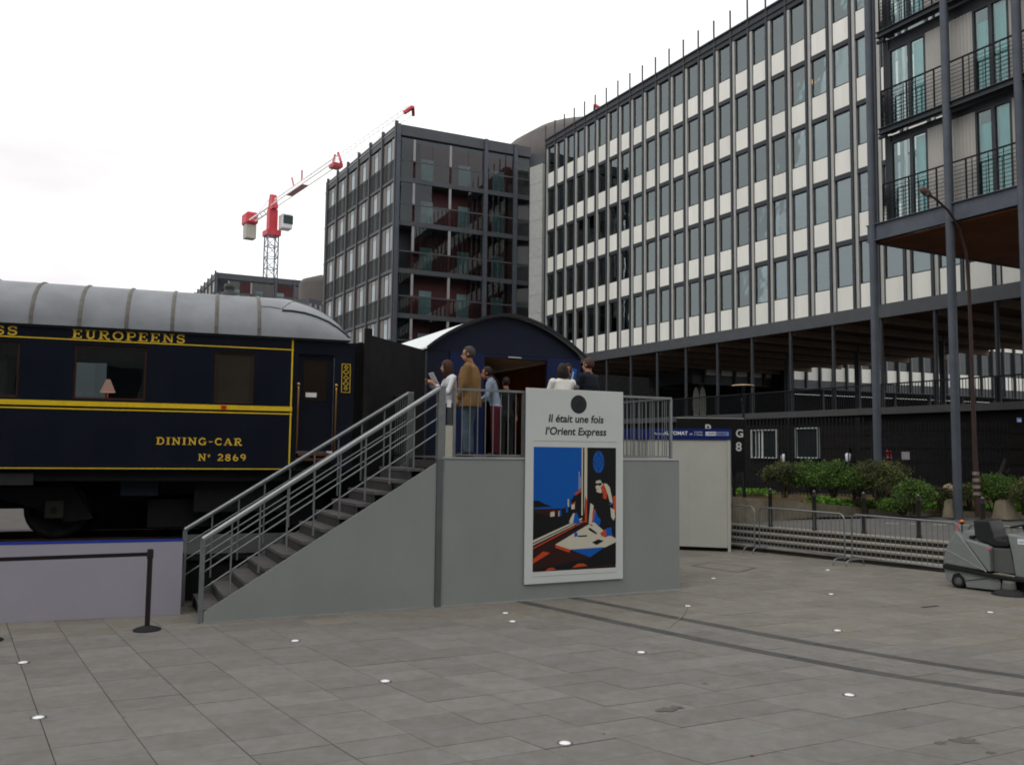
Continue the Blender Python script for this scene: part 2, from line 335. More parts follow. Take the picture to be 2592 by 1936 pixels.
# picture: flat print, coordinates in percent of the picture (x right, y down)
inks=[mat('ink_black',(.006,.0055,.007),.5,var=.03),mat('ink_blue',(.0,.09,.4),.5,var=.03),mat('ink_cream',(.55,.52,.42),.5,var=.03),mat('ink_red',(.5,.06,.015),.5,var=.03),mat('ink_brown',(.028,.008,.006),.5,var=.03)]
K,BL,CR,RD,BR=0,1,2,3,4
pic=[(BR,[(0,0),(100,0),(100,100),(0,100)]),(K,[(65,0),(100,0),(100,80),(65,80)]),(BL,[(0,0),(57,0),(57,50),(0,50)]),
(K,[(0,43.5),(6,43.3),(13,46),(22,48.3),(0,49)]),(K,[(0,53),(10,54),(20,56.5),(26,56),(30,53),(38,49),(44,44),(50,38),(57,33),(57,66),(0,78)]),
(RD,[(48,38.5),(57,34),(58,36),(50,39.5)]),(CR,[(20,53),(25,52.5),(25,56.2),(20,56.6)]),(BL,[(29.5,52),(33,51),(33,56),(29.5,56.4)]),(CR,[(29.5,52),(30.5,51.8),(30.5,56.2),(29.5,56.4)]),
(RD,[(20,52.5),(25,51.5),(25,52.5),(20,53)]),(BL,[(40.5,42.5),(44.5,42),(44.5,48.5),(40.5,49)]),(CR,[(40.5,42.5),(42,42.3),(42,48.8),(40.5,49)]),(CR,[(45,47),(49,46),(49,50.5),(45,51)]),(RD,[(45,46.5),(50.5,44.5),(49.5,46.5),(45,47.5)]),(BL,[(38.5,49),(41,48.5),(41,53),(38.5,53.4)]),
(CR,[(53.8,20),(54.4,20),(54.4,35),(53.8,35)]),(CR,[(55.6,24),(56.2,24),(56.2,34),(55.6,34)]),
(CR,[(57.2,0),(58.8,0),(58.8,56),(57.2,56)]),(K,[(58.8,0),(60.5,0),(60.5,57),(58.8,57)]),(CR,[(60.5,0),(64,0),(64,44),(61.5,40),(60.5,56)]),(RD,[(61.5,41),(64,44),(64,62),(61.5,62)]),
(CR,[(0,75),(58,58),(58,59.2),(0,77)]),(CR,[(0,78),(58,60),(58,60.8),(0,79)]),(K,[(0,79),(58,60.8),(58,62),(0,81)]),(RD,[(0,80.8),(62,60),(62,61),(0,82)]),
# round window light
(BL,[(78+7*math.cos(t),12+9.3*math.sin(t)) for t in [k*math.pi/10 for k in range(20)]]),
(K,[(77.5,2.5),(78.3,2.5),(78.3,21.5),(77.5,21.5)]),(K,[(78,5.5),(81.5,9),(84.6,12),(81.5,15),(78,18.5),(74.5,15),(71.4,12),(74.5,9)]),(BL,[(78,6.3),(81,9.3),(83.6,12),(81,14.7),(78,17.7),(75,14.7),(72.4,12),(75,9.3)]),(K,[(78,9.3),(80.4,12),(78,14.7),(75.6,12)]),(BL,[(78,10),(79.8,12),(78,14),(76.2,12)]),
# figure by the window
(RD,[(96,41),(100,40),(100,55),(97,53)]),(CR,[(75,27),(79,25),(83,28),(84,35),(81,38),(76,37),(74.5,33)]),(K,[(74,28),(76,25),(82,23.5),(87,27),(88,33),(84,31),(80,27)]),(K,[(73.5,30),(82,29.3),(82,31),(79.5,32),(77.5,31),(75,32)]),(RD,[(80.5,33),(85,30),(89,36),(88,43),(82,43),(84,40)]),(RD,[(75,34.6),(77.5,34.3),(76.5,35.2)]),
(CR,[(84,30),(88,30),(92,33),(95,42),(96,47),(93,47.5),(90,40),(87,34)]),(K,[(70,44),(80,40),(88,44),(94,46),(96,50),(93,60),(99,60),(99,74),(86,70),(78,62),(72,54)]),(CR,[(93,50),(98,52),(99,58),(97,61),(94,58)]),(BL,[(91.5,47),(96,46),(96,47.2),(91.8,48.2)]),
(CR,[(68,46),(72,48),(71,58),(69,64),(66,63)]),(BL,[(74,51),(77,57),(81,60),(80,64),(75,66),(71,63)]),(RD,[(71,52),(74,51),(72,60),(70,63)]),
# table with lamp
(CR,[(26,79),(66,63.5),(80,68),(100,76),(100,79),(86,83),(44,83.5)]),(RD,[(26,79),(44,83.5),(43,86),(26,81.5)]),(BL,[(44,83.5),(86,82.7),(68,90.5)]),(CR,[(68,62),(73,62),(86,70),(88,74),(82,73),(76,69)]),(RD,[(80,71),(87,68),(90,73),(88,75),(82,73.5)]),(BL,[(87,67.5),(94,66.5),(95,72),(97,73),(88,74)]),
(BL,[(48,54),(52,54),(55,61),(55,63),(42,61.5),(44,58)]),(CR,[(47,54.2),(49,54),(47,62),(42,61.5),(44,58)]),(K,[(49.7,63),(50.6,63),(50.6,71),(49.7,71)]),(BL,[(49,69),(52,70),(53,73),(48.5,73.5)]),(K,[(53,72.5),(64,72.2),(64,73.4),(53,73.6)]),(K,[(65,67),(68,66.5),(74,69.5),(77,71.5),(75.5,72),(68,69)]),(K,[(70,78.5),(78,76),(85,77.5),(76,80.7)]),
(K,[(86,83),(100,79),(100,97),(40,99),(0,100),(0,99),(68,91)]),(RD,[(0,90),(12,84),(20,85.5),(0,93.5)]),(RD,[(14,100),(18,97.6),(23,97.3),(27,98.8)]),(RD,[(46,98.4),(53,95.2),(60,95.4),(65,97.4)])]
pb=MB(); W0,W1,Z1,Z0=.145,1.725,2.47,.455
for i,(ci,pl) in enumerate(pic):
    y=-.0128-.00006*i
    pb.add([(W0+(W1-W0)*x/100,y,Z1-(Z1-Z0)*yy/100) for x,yy in pl],[tuple(range(len(pl)))],ci)
pb.build('printed_picture',inks,po,fix=False)
# ================================================================== STAIRS
st=thing('staircase','grey metal staircase with sloping handrails leading up to the platform','staircase',(-1.06,13.59,0),PA.a)
NS=13; RI=PZ/NS; GO=3.42/NS; m_tread=mat('dark_carpet_tread',(.05,.047,.05),.9,var=.15,scale=20); m_nose=mat('worn_tread_top',(.1,.094,.093),.75,var=.2,scale=12)
tread_me=MB().box(0,.04,-.045,GO+.02,1.5,0).mesh('tread',m_nose); riser_me=MB().box(0,.06,-RI+.0,.015,1.49,-.046).mesh('riser',m_tread)
for i in range(NS-1):
    x=-3.46+GO*i; z=RI*(i+1)
    o=link('tread',tread_me,st); o.location=(x,0,z)
    o=link('riser',riser_me,st); o.location=(x+.012,0,z)
o=link('riser',riser_me,st); o.location=(-.052,0,PZ)
m_pn=m_panel
MB().prism([(-3.46,.013),(-.105,.013),(-.105,2.2),(-3.46,.15)],-.002,.03).build('side_panel',m_pn,st)
MB().prism([(-3.46,.0),(-3.3,0),(-.1,2.0),(-.1,2.17),(-3.46,.12)],1.5,1.535).build('stringer',m_steel,st)
for y,top in ((.02,m_steel_l),(1.52,m_steel)):
    x0=-3.5 if y<1 else -3.6
    zb=lambda x: .15+2.07*(x+3.5)/3.44
    MB().tube([(x0,y,1.15-.01),(-.06,y,RT-.02)],.036,10).build('handrail',top,st)
    box('newel_post',m_steel,st,x0-.03,y-.03,0,x0+.03,y+.03,1.14)
    for k in (1,2,3):
        dz=-.23*k
        MB().tube([(x0,y,1.14+dz),(-.1,y,RT-.04+dz)],.011,6).build('rail_rod',m_steel,st)
    for k in range(1,9):
        x=x0+(-.1-x0)*k/9; zt=1.14+(RT-.04-1.14)*k/9
        box('baluster',m_steel,st,x-.011,y-.011,zt-.98,x+.011,y+.011,zt)
# ================================================================== TRAIN PLINTH + CAR (frame yaw 19.15)
TW=Fr((-4.73,12.72),19.15)
TR=Fr((-5.1365,13.9028),19.15)
m_lav=mat('pale_lavender_board',(.34,.325,.385),.6,var=.05,scale=1.0,bump=.04)
m_blk=mat('black_underframe',(.012,.012,.013),.7,var=.25,scale=6)
pt=thing('train_plinth','pale lavender plinth wall with a blue top stripe under the dining car','plinth',(-4.73,12.72,0),TW.a)
for i in range(7): box('front_board',m_lav,pt,-2.44*(i+1)+.003,0,.0,-2.44*i-.003 if i else 0,.03,1.045)
box('blue_stripe',mat('blue_edge_stripe',(.02,.045,.33),.5),pt,-16,-.004,1.046,0,.05,1.075)
box('deck',m_blk,pt,-16,.052,.62,.0,5.4,.8)
box('deck',m_blk,pt,.0,1.2,.62,5.0,5.4,.8)
box('edge_beam',mat('grey_beam',(.12,.125,.125),.6),pt,.02,1.19,.72,3.4,1.23,1.02)
box('shadow_board',m_blk,pt,-16,.06,.0,-.02,.1,.62)
box('added_dark_board',m_blk,pt,-16,4.9,.8,-4.4,4.96,2.3); box('added_dark_board',m_blk,pt,-4.4,4.9,1.22,-2.2,4.96,2.3); box('added_dark_board',m_blk,pt,-2.2,4.9,.8,-.9,4.96,2.3); box('added_dark_board',m_blk,pt,-.9,4.9,.8,5,4.96,2.3); box('under_stair_dark_sheet',m_blk,pt,.02,1.26,.0,5,1.3,.8)  # black boards added for the darkness under the car and stairs
for yy in (1.98,3.41):
    MB().box(-16,yy-.035,.86,4.4,yy+.035,.93).box(-16,yy-.07,.8,4.4,yy+.07,.825).box(-16,yy-.012,.825,4.4,yy+.012,.86).build('rail',mat('rusty_rail',(.08,.055,.045),.55,metal=.6,var=.3),pt)
# ---- the car
m_blue=mat('midnight_blue_lacquer',(.0042,.0066,.0155),.26,var=.15,scale=2,coat=.25,spec=.4)
m_yel=mat('yellow_lining',(.74,.5,.02),.45,var=.12,scale=10); m_gold=mat('gold_leaf_lettering',(.72,.47,.045),.5,metal=.0,var=.25,scale=25)
m_roof=mat('silver_grey_roof',(.255,.27,.29),.5,var=.14,scale=1.6,c2=(.2,.21,.23))
m_seam=mat('tarnished_seam',(.135,.125,.108),.6,var=.25,scale=10)
m_int=mat('mahogany_interior',(.05,.022,.012),.5,var=.25,scale=6)
m_cgl=glass('carriage_glass',(.72,.72,.7),.05)
car=thing('dining_car','dark blue dining car with yellow lines, gold lettering and silver roof','railway carriage',(-5.1365,13.9028,0),TR.a)
WZ0,WZ1=3.12,3.96; U0,U1=-13.0,1.58
wins=[(-1.71,-.68),(-3.49,-2.46),(-5.27,-4.24),(-7.05,-6.02),(.34,.95)]
wfar=[(-2.55,-1.52),(-4.3,-3.15),(-6.1,-5.0)]
def wallmesh(y0,y1,wins):
    b=MB(); b.box(U0,y0,2.03,U1,y1,WZ0); b.box(U0,y0,WZ1,U1,y1,4.24)
    xs=sorted(wins); x=U0
    for a,c in xs: b.box(x,y0,WZ0,a,y1,WZ1); x=c
    b.box(x,y0,WZ0,U1,y1,WZ1); return b
wallmesh(0,.06,wins).build('side_wall',m_blue,car); wallmesh(2.84,2.9,wfar).build('side_wall',m_blue,car)
box('floor',m_int,car,U0,.07,2.1,U1,2.83,2.2); box('end_wall',m_int,car,U1-.5,.07,2.2,U1-.45,2.83,4.2); box('end_wall',m_int,car,U0,.07,2.2,U0+.05,2.83,4.2)
box('ceiling',m_int,car,U0,.07,4.16,U1,2.83,4.2)
m_wf=mat('varnished_window_frame',(.06,.028,.016),.4,var=.2)
for yy,s,ws in ((.02,1,wins),(2.86,0,wfar)):
    for j,(a,c) in enumerate(ws):
        wn=MB(); t=.028
        wn.box(a,yy,WZ0,a+t,yy+.03,WZ1).box(c-t,yy,WZ0,c,yy+.03,WZ1).box(a+t,yy,WZ0,c-t,yy+.03,WZ0+t).box(a+t,yy,WZ1-t,c-t,yy+.03,WZ1)
        wo=wn.build('window',m_wf,car)
        if j==4 and s: box('blind',mat('brown_blind',(.03,.025,.018),.5),wo,a+t,yy+.018,WZ0+t,c-t,yy+.024,WZ1-t)
        else: box('pane',m_cgl if s else glass('dim_carriage_glass',(.3,.34,.36),.04),wo,a+t,yy+.008,WZ0+t,c-t,yy+.014,WZ1-t)
        if s and j<4:
            cu=MB()
            for q in range(9):
                xx=a+t+(c-a-2*t)*q/9; cu.box(xx,.1+.012*(q%2),WZ1-.19-.03*(q%3==0),xx+(c-a)/9,.11+.012*(q%2),WZ1-t)
            cu.build('pelmet',mat('brown_pelmet',(.045,.02,.012),.8,var=.3,scale=14),wo)
for z0,z1,y in ((3.01,3.085,-.012),(2.955,2.975,-.004),(4.025,4.043,-.004),(2.05,2.066,-.004)):
    box('lining',m_yel,car,U0,y,z0,U1-.001,-.0005,z1)
box('lining',m_yel,car,U1-.035,-.005,2.066,U1-.01,-.0005,4.2)
box('red_marker',mat('red_enamel',(.5,.02,.01),.4),car,.46,-.02,3.02,.54,-.0125,3.075)
# roof
def rprof(s): return math.sqrt(max(0,1-abs(2*s-1)**2.3))
def rk(u): 
    t=max(0,(u-1.35)/1.17); return math.sqrt(max(0,1-t*t)) if t<1 else 0
rb=MB(); us=[U0-.1,-8,-4,-2,0,1.35]+[1.35+1.17*k/14 for k in range(1,15)]; ns=24
SS=[(1-math.cos(math.pi*j/ns))/2 for j in range(ns+1)]; vs=[];fs=[]
for u in us:
    k=rk(u); sh=1 if u<1.6 else 1-.0*(u-1.6)
    for j in range(ns+1):
        s_=SS[j]; vs.append((u,-.06+3.02*s_,4.235+.84*k*rprof(s_)))
for i in range(len(us)-1):
    for j in range(ns): fs.append((i*(ns+1)+j,i*(ns+1)+j+1,(i+1)*(ns+1)+j+1,(i+1)*(ns+1)+j))
rb.add(vs,fs,0,True).build('roof',m_roof,car)
box('cornice',mat('dark_cornice',(.03,.033,.04),.5),car,U0,-.03,4.2,2.5,-.002,4.245)
roof=[c for c in car.children if c.name.startswith('roof')][0]
for u in [1.01-.668*k for k in range(12)]:
    pts=[(u,-.065+3.03*SS[j],4.235+.845*rk(u)*rprof(SS[j])+.004) for j in range(ns+1)]
    b=MB(); w_=.027
    b.add([(x-w_,y,z) for x,y,z in pts]+[(x+w_,y,z) for x,y,z in pts]+[(x,y,z+.012) for x,y,z in pts],[(j,j+1,j+1+2*(ns+1),j+2*(ns+1)) for j in range(ns)]+[(j+2*(ns+1),j+1+2*(ns+1),j+1+ns+1,j+ns+1) for j in range(ns)]).build('roof_seam',m_seam,roof)
def rz_(u,s_): return 4.235+.84*rk(u)*rprof(s_)
MB().tube([(u,-.06+3.02*s_-.01,rz_(u,s_)+.01) for u,s_ in [(1.38,.075),(1.55,.078),(1.75,.078),(1.95,.072),(2.15,.062),(2.3,.045),(2.42,.028),(2.5,.012)]],.018,6).build('rain_strip',mat('dark_gutter',(.05,.055,.055),.5),roof)
for pth in ([(1.0,.1),(1.2,.1),(1.36,.09)],[(1.38,.09),(1.5,.16),(1.62,.25)],[(1.35,.85),(1.4,.6),(1.5,.4),(1.62,.25),(1.75,.235),(2.0,.215),(2.2,.18),(2.4,.13)]):
    MB().tube([(u,-.06+3.02*s_,rz_(u,s_)+.003) for u,s_ in pth],.009,5).build('roof_weld',m_seam,roof)
vt=MB().lathe([(.13,4.95),(.13,5.12),(.085,5.16),(.085,5.2),(.1,5.22),(.08,5.29),(.0001,5.31)],14,mx=Matrix.Translation((.54,1.25,0))).build('roof_vent',mat('dark_vent',(.06,.065,.06),.5),roof)
# end vestibule with door
box('vestibule_wall',m_blue,car,1.585,.03,2.03,1.66,.09,4.22); box('vestibule_wall',m_blue,car,2.26,.03,2.03,2.6,.09,4.2); box('vestibule_wall',m_blue,car,1.66,.03,3.98,2.26,.09,4.2)
box('vestibule_end',m_blue,car,2.52,.095,2.03,2.6,2.84,4.2)
d=box('door',m_blue,car,1.66,.1,2.36,2.26,.14,3.98); box('pane',mat('dark_door_glass',(.02,.013,.008),.12,coat=.5),d,1.76,.092,3.2,2.14,.0985,3.88); box('name_plate',mat('white_plate',(.7,.72,.74),.5),d,1.8,.086,3.26,1.98,.0915,3.335)
m_brass=mat('brass',(.45,.24,.08),.35,metal=.9)
for u in (1.67,2.29):
    MB().tube([(u,.03,3.47),(u,-.03,3.44),(u,-.04,3.38),(u,-.04,2.4),(u,.03,2.36)],.014,8).build('grab_rail',m_brass,car); MB().lathe([(.0001,-.03),(.026,-.015),(.03,0),(.02,.025),(.0001,.035)],10,mx=Matrix.Translation((u,-.04,3.46))).build('rail_knob',m_brass,car)
box('door_step',mat('wooden_step',(.12,.05,.025),.6,var=.3,scale=8),car,1.66,-.12,2.2,2.18,.09,2.24); box('door_step',MATS['wooden_step'],car,1.7,-.02,2.28,2.2,.09,2.33)
pq=thing_=MB()
pq=box('crest_plate',mat('dark_crest_ground',(.02,.02,.015),.4),car,2.38,.022,3.35,2.53,.0295,3.84)
fr=MB(); 
for a in ((2.38,3.35,2.53,3.36),(2.38,3.83,2.53,3.84),(2.38,3.36,2.39,3.83),(2.52,3.36,2.53,3.83)): fr.box(a[0],.016,a[1],a[2],.0218,a[3])
fr.build('crest_border',m_gold,pq)
for k,(zz,r_) in enumerate(((3.78,.03),(3.7,.045),(3.6,.04),(3.5,.045),(3.42,.03))):
    MB().tube([(2.455+r_*math.cos(t)*(.8+.25*math.cos(4*t)),.017,zz+r_*math.sin(t)*(.8+.25*math.cos(4*t))) for t in [q*math.pi/10 for q in range(20)]],.006,4,closed=True).build('crest_ornament',m_gold,pq)
# slab serif lettering
def glyph(ch):
    P=[];Rr=[]
    def r(*a): Rr.append(a)
    def arc(cx,cy,rx,ry,a0,a1,n=14): return [(cx+rx*math.cos(R(a0+(a1-a0)*k/n)),cy+ry*math.sin(R(a0+(a1-a0)*k/n))) for k in range(n+1)]
    W=.8
    if ch=='E': r(.1,0,.28,1);r(0,0,.72,.1);r(0,.9,.72,1);r(.28,.45,.52,.56);r(.62,.1,.72,.28);r(.62,.72,.72,.9);r(.46,.36,.54,.66)
    elif ch=='U': r(.12,.3,.29,.95);r(.0,.9,.4,1);r(.5,.9,.85,1);P.append((arc(.43,.32,.225,.27,180,360),.15));r(.6,.3,.71,.95);W=.88
    elif ch=='R': r(.1,0,.28,1);r(0,0,.4,.1);r(0,.9,.5,1);P.append(([(.28,.94),(.48,.94)]+arc(.48,.72,.2,.22,90,-90)+[(.28,.5)],.13));P.append(([(.42,.48),(.62,.12),(.68,.05),(.86,.05)],.15));W=.9
    elif ch=='O' or ch=='0': P.append((arc(.43,.5,.34,.43,0,360,28),.16));W=.88
    elif ch=='P': r(.1,0,.28,1);r(0,0,.42,.1);r(0,.9,.5,1);P.append(([(.28,.94),(.5,.94)]+arc(.5,.69,.2,.25,90,-90)+[(.28,.44)],.13));W=.8
    elif ch=='N': r(.12,0,.24,1);r(0,0,.36,.1);r(0,.9,.3,1);r(.68,0,.8,1);r(.56,.9,.92,1);P.append(([(.16,.95),(.74,.05)],.17));W=.94
    elif ch=='S': P.append((arc(.36,.72,.25,.22,20,260)+arc(.36,.28,.27,.22,80,-160),.15));r(.56,.68,.64,.95);r(.06,.05,.14,.32);W=.74
    elif ch=='D': r(.1,0,.28,1);r(0,0,.4,.1);r(0,.9,.4,1);P.append(([(.28,.95),(.4,.95)]+arc(.4,.5,.33,.45,90,-90)+[(.28,.05)],.14));W=.86
    elif ch=='I': r(.1,0,.28,1);r(0,0,.38,.1);r(0,.9,.38,1);W=.42
    elif ch=='G': P.append((arc(.42,.5,.33,.43,55,320),.16));r(.62,.02,.76,.42);r(.5,.38,.86,.47);r(.62,.68,.7,.95);W=.9
    elif ch=='C': P.append((arc(.42,.5,.33,.43,50,310),.16));r(.62,.66,.7,.95);r(.62,.05,.7,.3);W=.82
    elif ch=='A': P.append(([(.1,.04),(.42,.98)],.11));P.append(([(.42,.98),(.76,.04)],.17));r(-.02,0,.26,.1);r(.56,0,.92,.1);r(.24,.28,.62,.38);W=.92
    elif ch=='-': r(.05,.4,.45,.52);W=.52
    elif ch=='º': P.append((arc(.15,.75,.1,.13,0,360,14),.08));r(.05,.52,.25,.57);W=.34
    elif ch=='2': P.append((arc(.34,.7,.24,.24,160,-30)+[(.08,.08)],.15));r(.04,0,.66,.13);r(.58,.1,.66,.25);W=.74
    elif ch=='8': P.append((arc(.34,.74,.21,.19,0,360,20),.14));P.append((arc(.34,.27,.25,.21,0,360,20),.15));W=.74
    elif ch=='6': P.append((arc(.36,.3,.24,.23,0,360,20),.15));P.append((arc(.5,.42,.38,.5,185,110),.15));W=.74
    elif ch=='9': P.append((arc(.34,.7,.24,.23,0,360,20),.15));P.append((arc(.2,.58,.38,.5,5,-70),.15));W=.74
    elif ch==' ': W=.5
    elif ch=='X': P.append(([(.1,.05),(.76,.95)],.1));P.append(([(.1,.95),(.76,.05)],.17));r(-.02,0,.3,.1);r(.54,0,.9,.1);r(-.02,.9,.3,1);r(.54,.9,.9,1);W=.9
    return Rr,P,W
def slab_text(name,s_,h,x0,x1,y,z,parent,m):
    Wt=sum(glyph(c)[2]+.14 for c in s_)-.14; kx=(x1-x0)/Wt; x=x0
    for c in s_:
        Rr,P,W=glyph(c); b=MB(); n=0
        for a in Rr:
            yy=y-.0002*n; n+=1
            b.add([(x+a[0]*kx,yy,z+a[1]*h),(x+a[2]*kx,yy,z+a[1]*h),(x+a[2]*kx,yy,z+a[3]*h),(x+a[0]*kx,yy,z+a[3]*h)],[(0,1,2,3)])
        for pts,th in P:
            yy=y-.0002*n; n+=1; pp=[Vector((x+p[0]*kx,z+p[1]*h)) for p in pts]; L=[];Q=[]
            hh=th*.62*(h*.95)
            for i,p in enumerate(pp):
                d=(pp[min(i+1,len(pp)-1)]-pp[max(i-1,0)]); d.normalize(); nn=Vector((-d.y,d.x)); L.append(p+nn*hh); Q.append(p-nn*hh)
            b.add([(q.x,yy,q.y) for q in L]+[(q.x,yy,q.y) for q in Q],[(i,i+1,i+1+len(pp),i+len(pp)) for i in range(len(pp)-1)])
        if b.f: b.build('letter',m,parent,fix=False)
        x+=(W+.14)*kx
slab_text('lettering','EUROPEENS',.138,-1.76,-.12,-.003,4.056,car,m_gold)
slab_text('lettering','EXPRESS',.138,-3.78,-2.5,-.003,4.056,car,m_gold)
slab_text('lettering','DINING-CAR',.115,-.49,.81,-.003,2.435,car,m_gold)
slab_text('lettering','Nº 2869',.11,.14,.88,-.003,2.185,car,m_gold)
# underframe and bogie
ub=MB().box(U0,.12,1.86,2.5,.2,2.03).box(U0,2.7,1.86,2.5,2.78,2.03); ub.build('solebar',m_blk,car)
box('battery_box',mat('dark_blue_box',(.012,.017,.03),.5),car,-1.0,.3,1.62,-.45,1.2,1.86); box('equipment_box',m_blk,car,.1,.3,1.35,1.5,1.1,1.86); box('tank',m_blk,car,-.6,.5,1.1,2.2,2.2,1.55); box('brake_gear',m_blk,car,-1.7,1.0,1.3,-.6,1.9,2.03); box('brake_gear',m_blk,car,-6.2,1.0,1.45,-1.7,1.6,2.03); box('brake_gear',m_blk,car,.2,.9,1.0,2.5,1.1,2.03)
for bx in (-3.2,):
    bg_=MB().prism([(bx-2.0,1.25),(bx-1.7,1.2),(bx-1.2,1.5),(bx-.4,1.6),(bx+.4,1.6),(bx+.9,1.45),(bx+1.4,1.2),(bx+1.8,1.25),(bx+1.5,1.75),(bx-1.6,1.75)],.55,.63).build('bogie_frame',m_blk,car)
    for wx in (bx-1.25,bx+1.25):
        for wy in (.68,2.12):
            wh=MB().lathe([(.0001,0),(.1,.0),(.12,.03),(.36,.03),(.37,0),(.46,0),(.46,.1),(.485,.12),(.485,.14),(.0001,.14)],28,mx=Matrix.Translation((wx,wy,1.395))@Matrix.Rotation(R(-90),4,'X')).build('wheel',m_blk,car)
        MB().tube([(wx,.6,1.395),(wx,2.3,1.395)],.07,10).build('axle',m_blk,car)
        ab=box('axle_box',mat('greasy_axle_box',(.03,.03,.025),.5),car,wx-.13,.42,1.26,wx+.13,.56,1.54,bev=.02); MB().tube([(wx,.41,1.4),(wx,.425,1.4)],.05,10).build('cover',m_blk,ab)
MB().prism([(-2.68,1.8),(-2.2,1.8),(-2.2,1.98),(-2.68,1.98)],.06,.1).build('side_step_frame',mat('grey_frame',(.03,.031,.033),.5),car)
# table and lamp inside
for k,(ux) in enumerate((-1.25,-3.02)):
    tb=thing('dining_table','small white clothed dining table behind '+('the carriage window with the lamp' if k==0 else 'the leftmost carriage window'),'table',TR.w(ux,.45,2.2),TR.a,'tables in the dining car')
    box('table_top',mat('white_cloth',(.3,.28,.27),.8),tb,-.4,-.32,.86,.4,.4,.9); box('leg',m_int,tb,-.03,0,0,.03,.06,.86)
lp=thing('table_lamp','pale pink cone shaded lamp standing in the carriage window','lamp',TR.w(-1.25,.28,3.1),TR.a)
MB().lathe([(.055,0),(.05,.012),(.012,.02),(.01,.17)],12).build('lamp_stem',m_brass,lp); MB().lathe([(.115,.15),(.03,.355),(.028,.355),(.11,.15)],18).build('lamp_shade',mat('pink_shade',(.62,.42,.38),.8,var=.03,emit=((1,.62,.52),.42)),lp)
# ---- black bellows and screen
m_blkc=mat('black_canvas',(.014,.013,.013),.85,var=.2,scale=5)
bl=thing('gangway_bellows','black folded gangway bellows at the end of the dining car','bellows',TR.w(2.6,0,0),TR.a)
for k in range(4): box('fold',m_blkc,bl,.02+.07*k,.12+.02*(k%2),2.0,.085+.07*k,2.75-.02*(k%2),4.22+.02*(k%2))
sw=thing('black_screen_wall','tall matt black screen wall between the carriage and the blue pavilion','screen',(0,0,0))
A=Vector((-2.46,14.86)); B=Vector((-1.72,17.1)); dd=(B-A).normalized(); nn=Vector((-dd.y,dd.x))
for k in range(3):
    p=A+(B-A)*(k/3); q=A+(B-A)*((k+1)/3); 
    vs=[(p.x,p.y),(q.x,q.y),(q.x+nn.x*.08,q.y+nn.y*.08),(p.x+nn.x*.08,p.y+nn.y*.08)]
    MB().add([(x,y,.8) for x,y in vs]+[(x,y,4.36-.0*k) for x,y in vs],[(0,1,2,3),(4,5,6,7),(0,1,5,4),(1,2,6,5),(2,3,7,6),(3,0,4,7)]).build('screen_panel',m_blkc,sw)
p=A; MB().tube([(A.x-.02,A.y-.02,.8),(A.x-.02,A.y-.02,4.46)],.07,10).build('end_post',m_blkc,sw)
# ================================================================== BLUE PAVILION
PB=Fr(tuple(Vector((-1.06,13.59))+PA.n*3.5),26)
pvn=thing('arched_pavilion','dark blue pavilion with an arched white roof and an open doorway','pavilion',(PB.p.x,PB.p.y,0),PB.a)
m_nav=mat('navy_pavilion_board',(.007,.010,.028),.6,var=.1); m_blu=mat('blue_pavilion_board',(.008,.015,.065),.6,var=.1)
m_wr=mat('white_membrane_roof',(.72,.75,.75),.55,var=.04)
a0,a1,zs,za=.93,4.58,4.4,5.19; NA=24
def arc_z(x): 
    t=(x-(a0+a1)/2)/((a1-a0)/2); return zs+(za-zs)*(1-abs(t)**1.75)**.95 if abs(t)<1 else zs
top=[(a0+(a1-a0)*k/NA,arc_z(a0+(a1-a0)*k/NA)) for k in range(NA+1)]
MB().prism([(a0+.06,zs-.02)]+[(x,z-.03) for x,z in top[1:-1]]+[(a1-.06,zs-.02)],.0,.06).build('gable',m_nav,pvn)
def shell(n,off0,off1,y0,y1,m):
    b=MB(); n_=len(top); vs=[]
    for y in (y0,y1):
        for o_ in (off0,off1):
            for x,z in top: vs.append((x,y,z+o_))
    fs=[]
    for i in range(n_-1):
        fs+=[(i,i+1,n_+i+1,n_+i),(2*n_+i,2*n_+i+1,3*n_+i+1,3*n_+i),(n_+i,n_+i+1,3*n_+i+1,3*n_+i),(i,i+1,2*n_+i+1,2*n_+i)]
    fs+=[(0,n_,3*n_,2*n_),(n_-1,2*n_-1,4*n_-1,3*n_-1)]
    b.add(vs,fs,0,False); return b.build(n,m,pvn)
shell('roof',0,.03,-.1,11.5,m_wr); shell('roof_edge',-.012,.045,-.14,-.101,mat('dark_roof_trim',(.02,.022,.028),.5))
box('front_panel',m_blu,pvn,1.46,-.02,PZ,2.22,.06,zs-.025); box('front_panel',m_blu,pvn,3.68,-.02,PZ,4.5,.06,zs-.025); box('lintel',m_nav,pvn,2.22,-.01,4.3,3.68,.06,zs-.025); box('front_panel',m_nav,pvn,a0+.05,.0,PZ,1.458,.06,zs-.025)
m_pint=mat('brown_interior_board',(.13,.055,.022),.7,var=.25,scale=3)
box('side_wall',m_nav,pvn,a0+.05,.062,PZ,a0+.09,11.4,zs); box('inner_wall',m_pint,pvn,a0+.092,.07,PZ,a0+.12,11.4,zs); box('side_wall',m_nav,pvn,a1-.12,.07,PZ,a1-.05,11.4,zs); box('floor',m_deckf,pvn,a0+.05,.0,PZ-.1,a1-.05,11.4,PZ); box('back_wall',m_pint,pvn,a0+.13,5.0,PZ,a1-.13,5.06,4.75)
box('side_wall',m_pint,pvn,a1-.2,.07,PZ,a1-.13,4.9,zs)
MB().bar((1.6,3.6,4.3),(4.2,3.4,3.5),.08,.1).build('interior_beam',m_blk,pvn)
box('base_skirt',m_blk,pvn,a0+.05,.07,.0,a1-.05,11.4,PZ-.11)
box('door_closer',mat('pale_aluminium',(.4,.4,.4)),pvn,2.75,-.05,4.32,3.05,-.012,4.345)
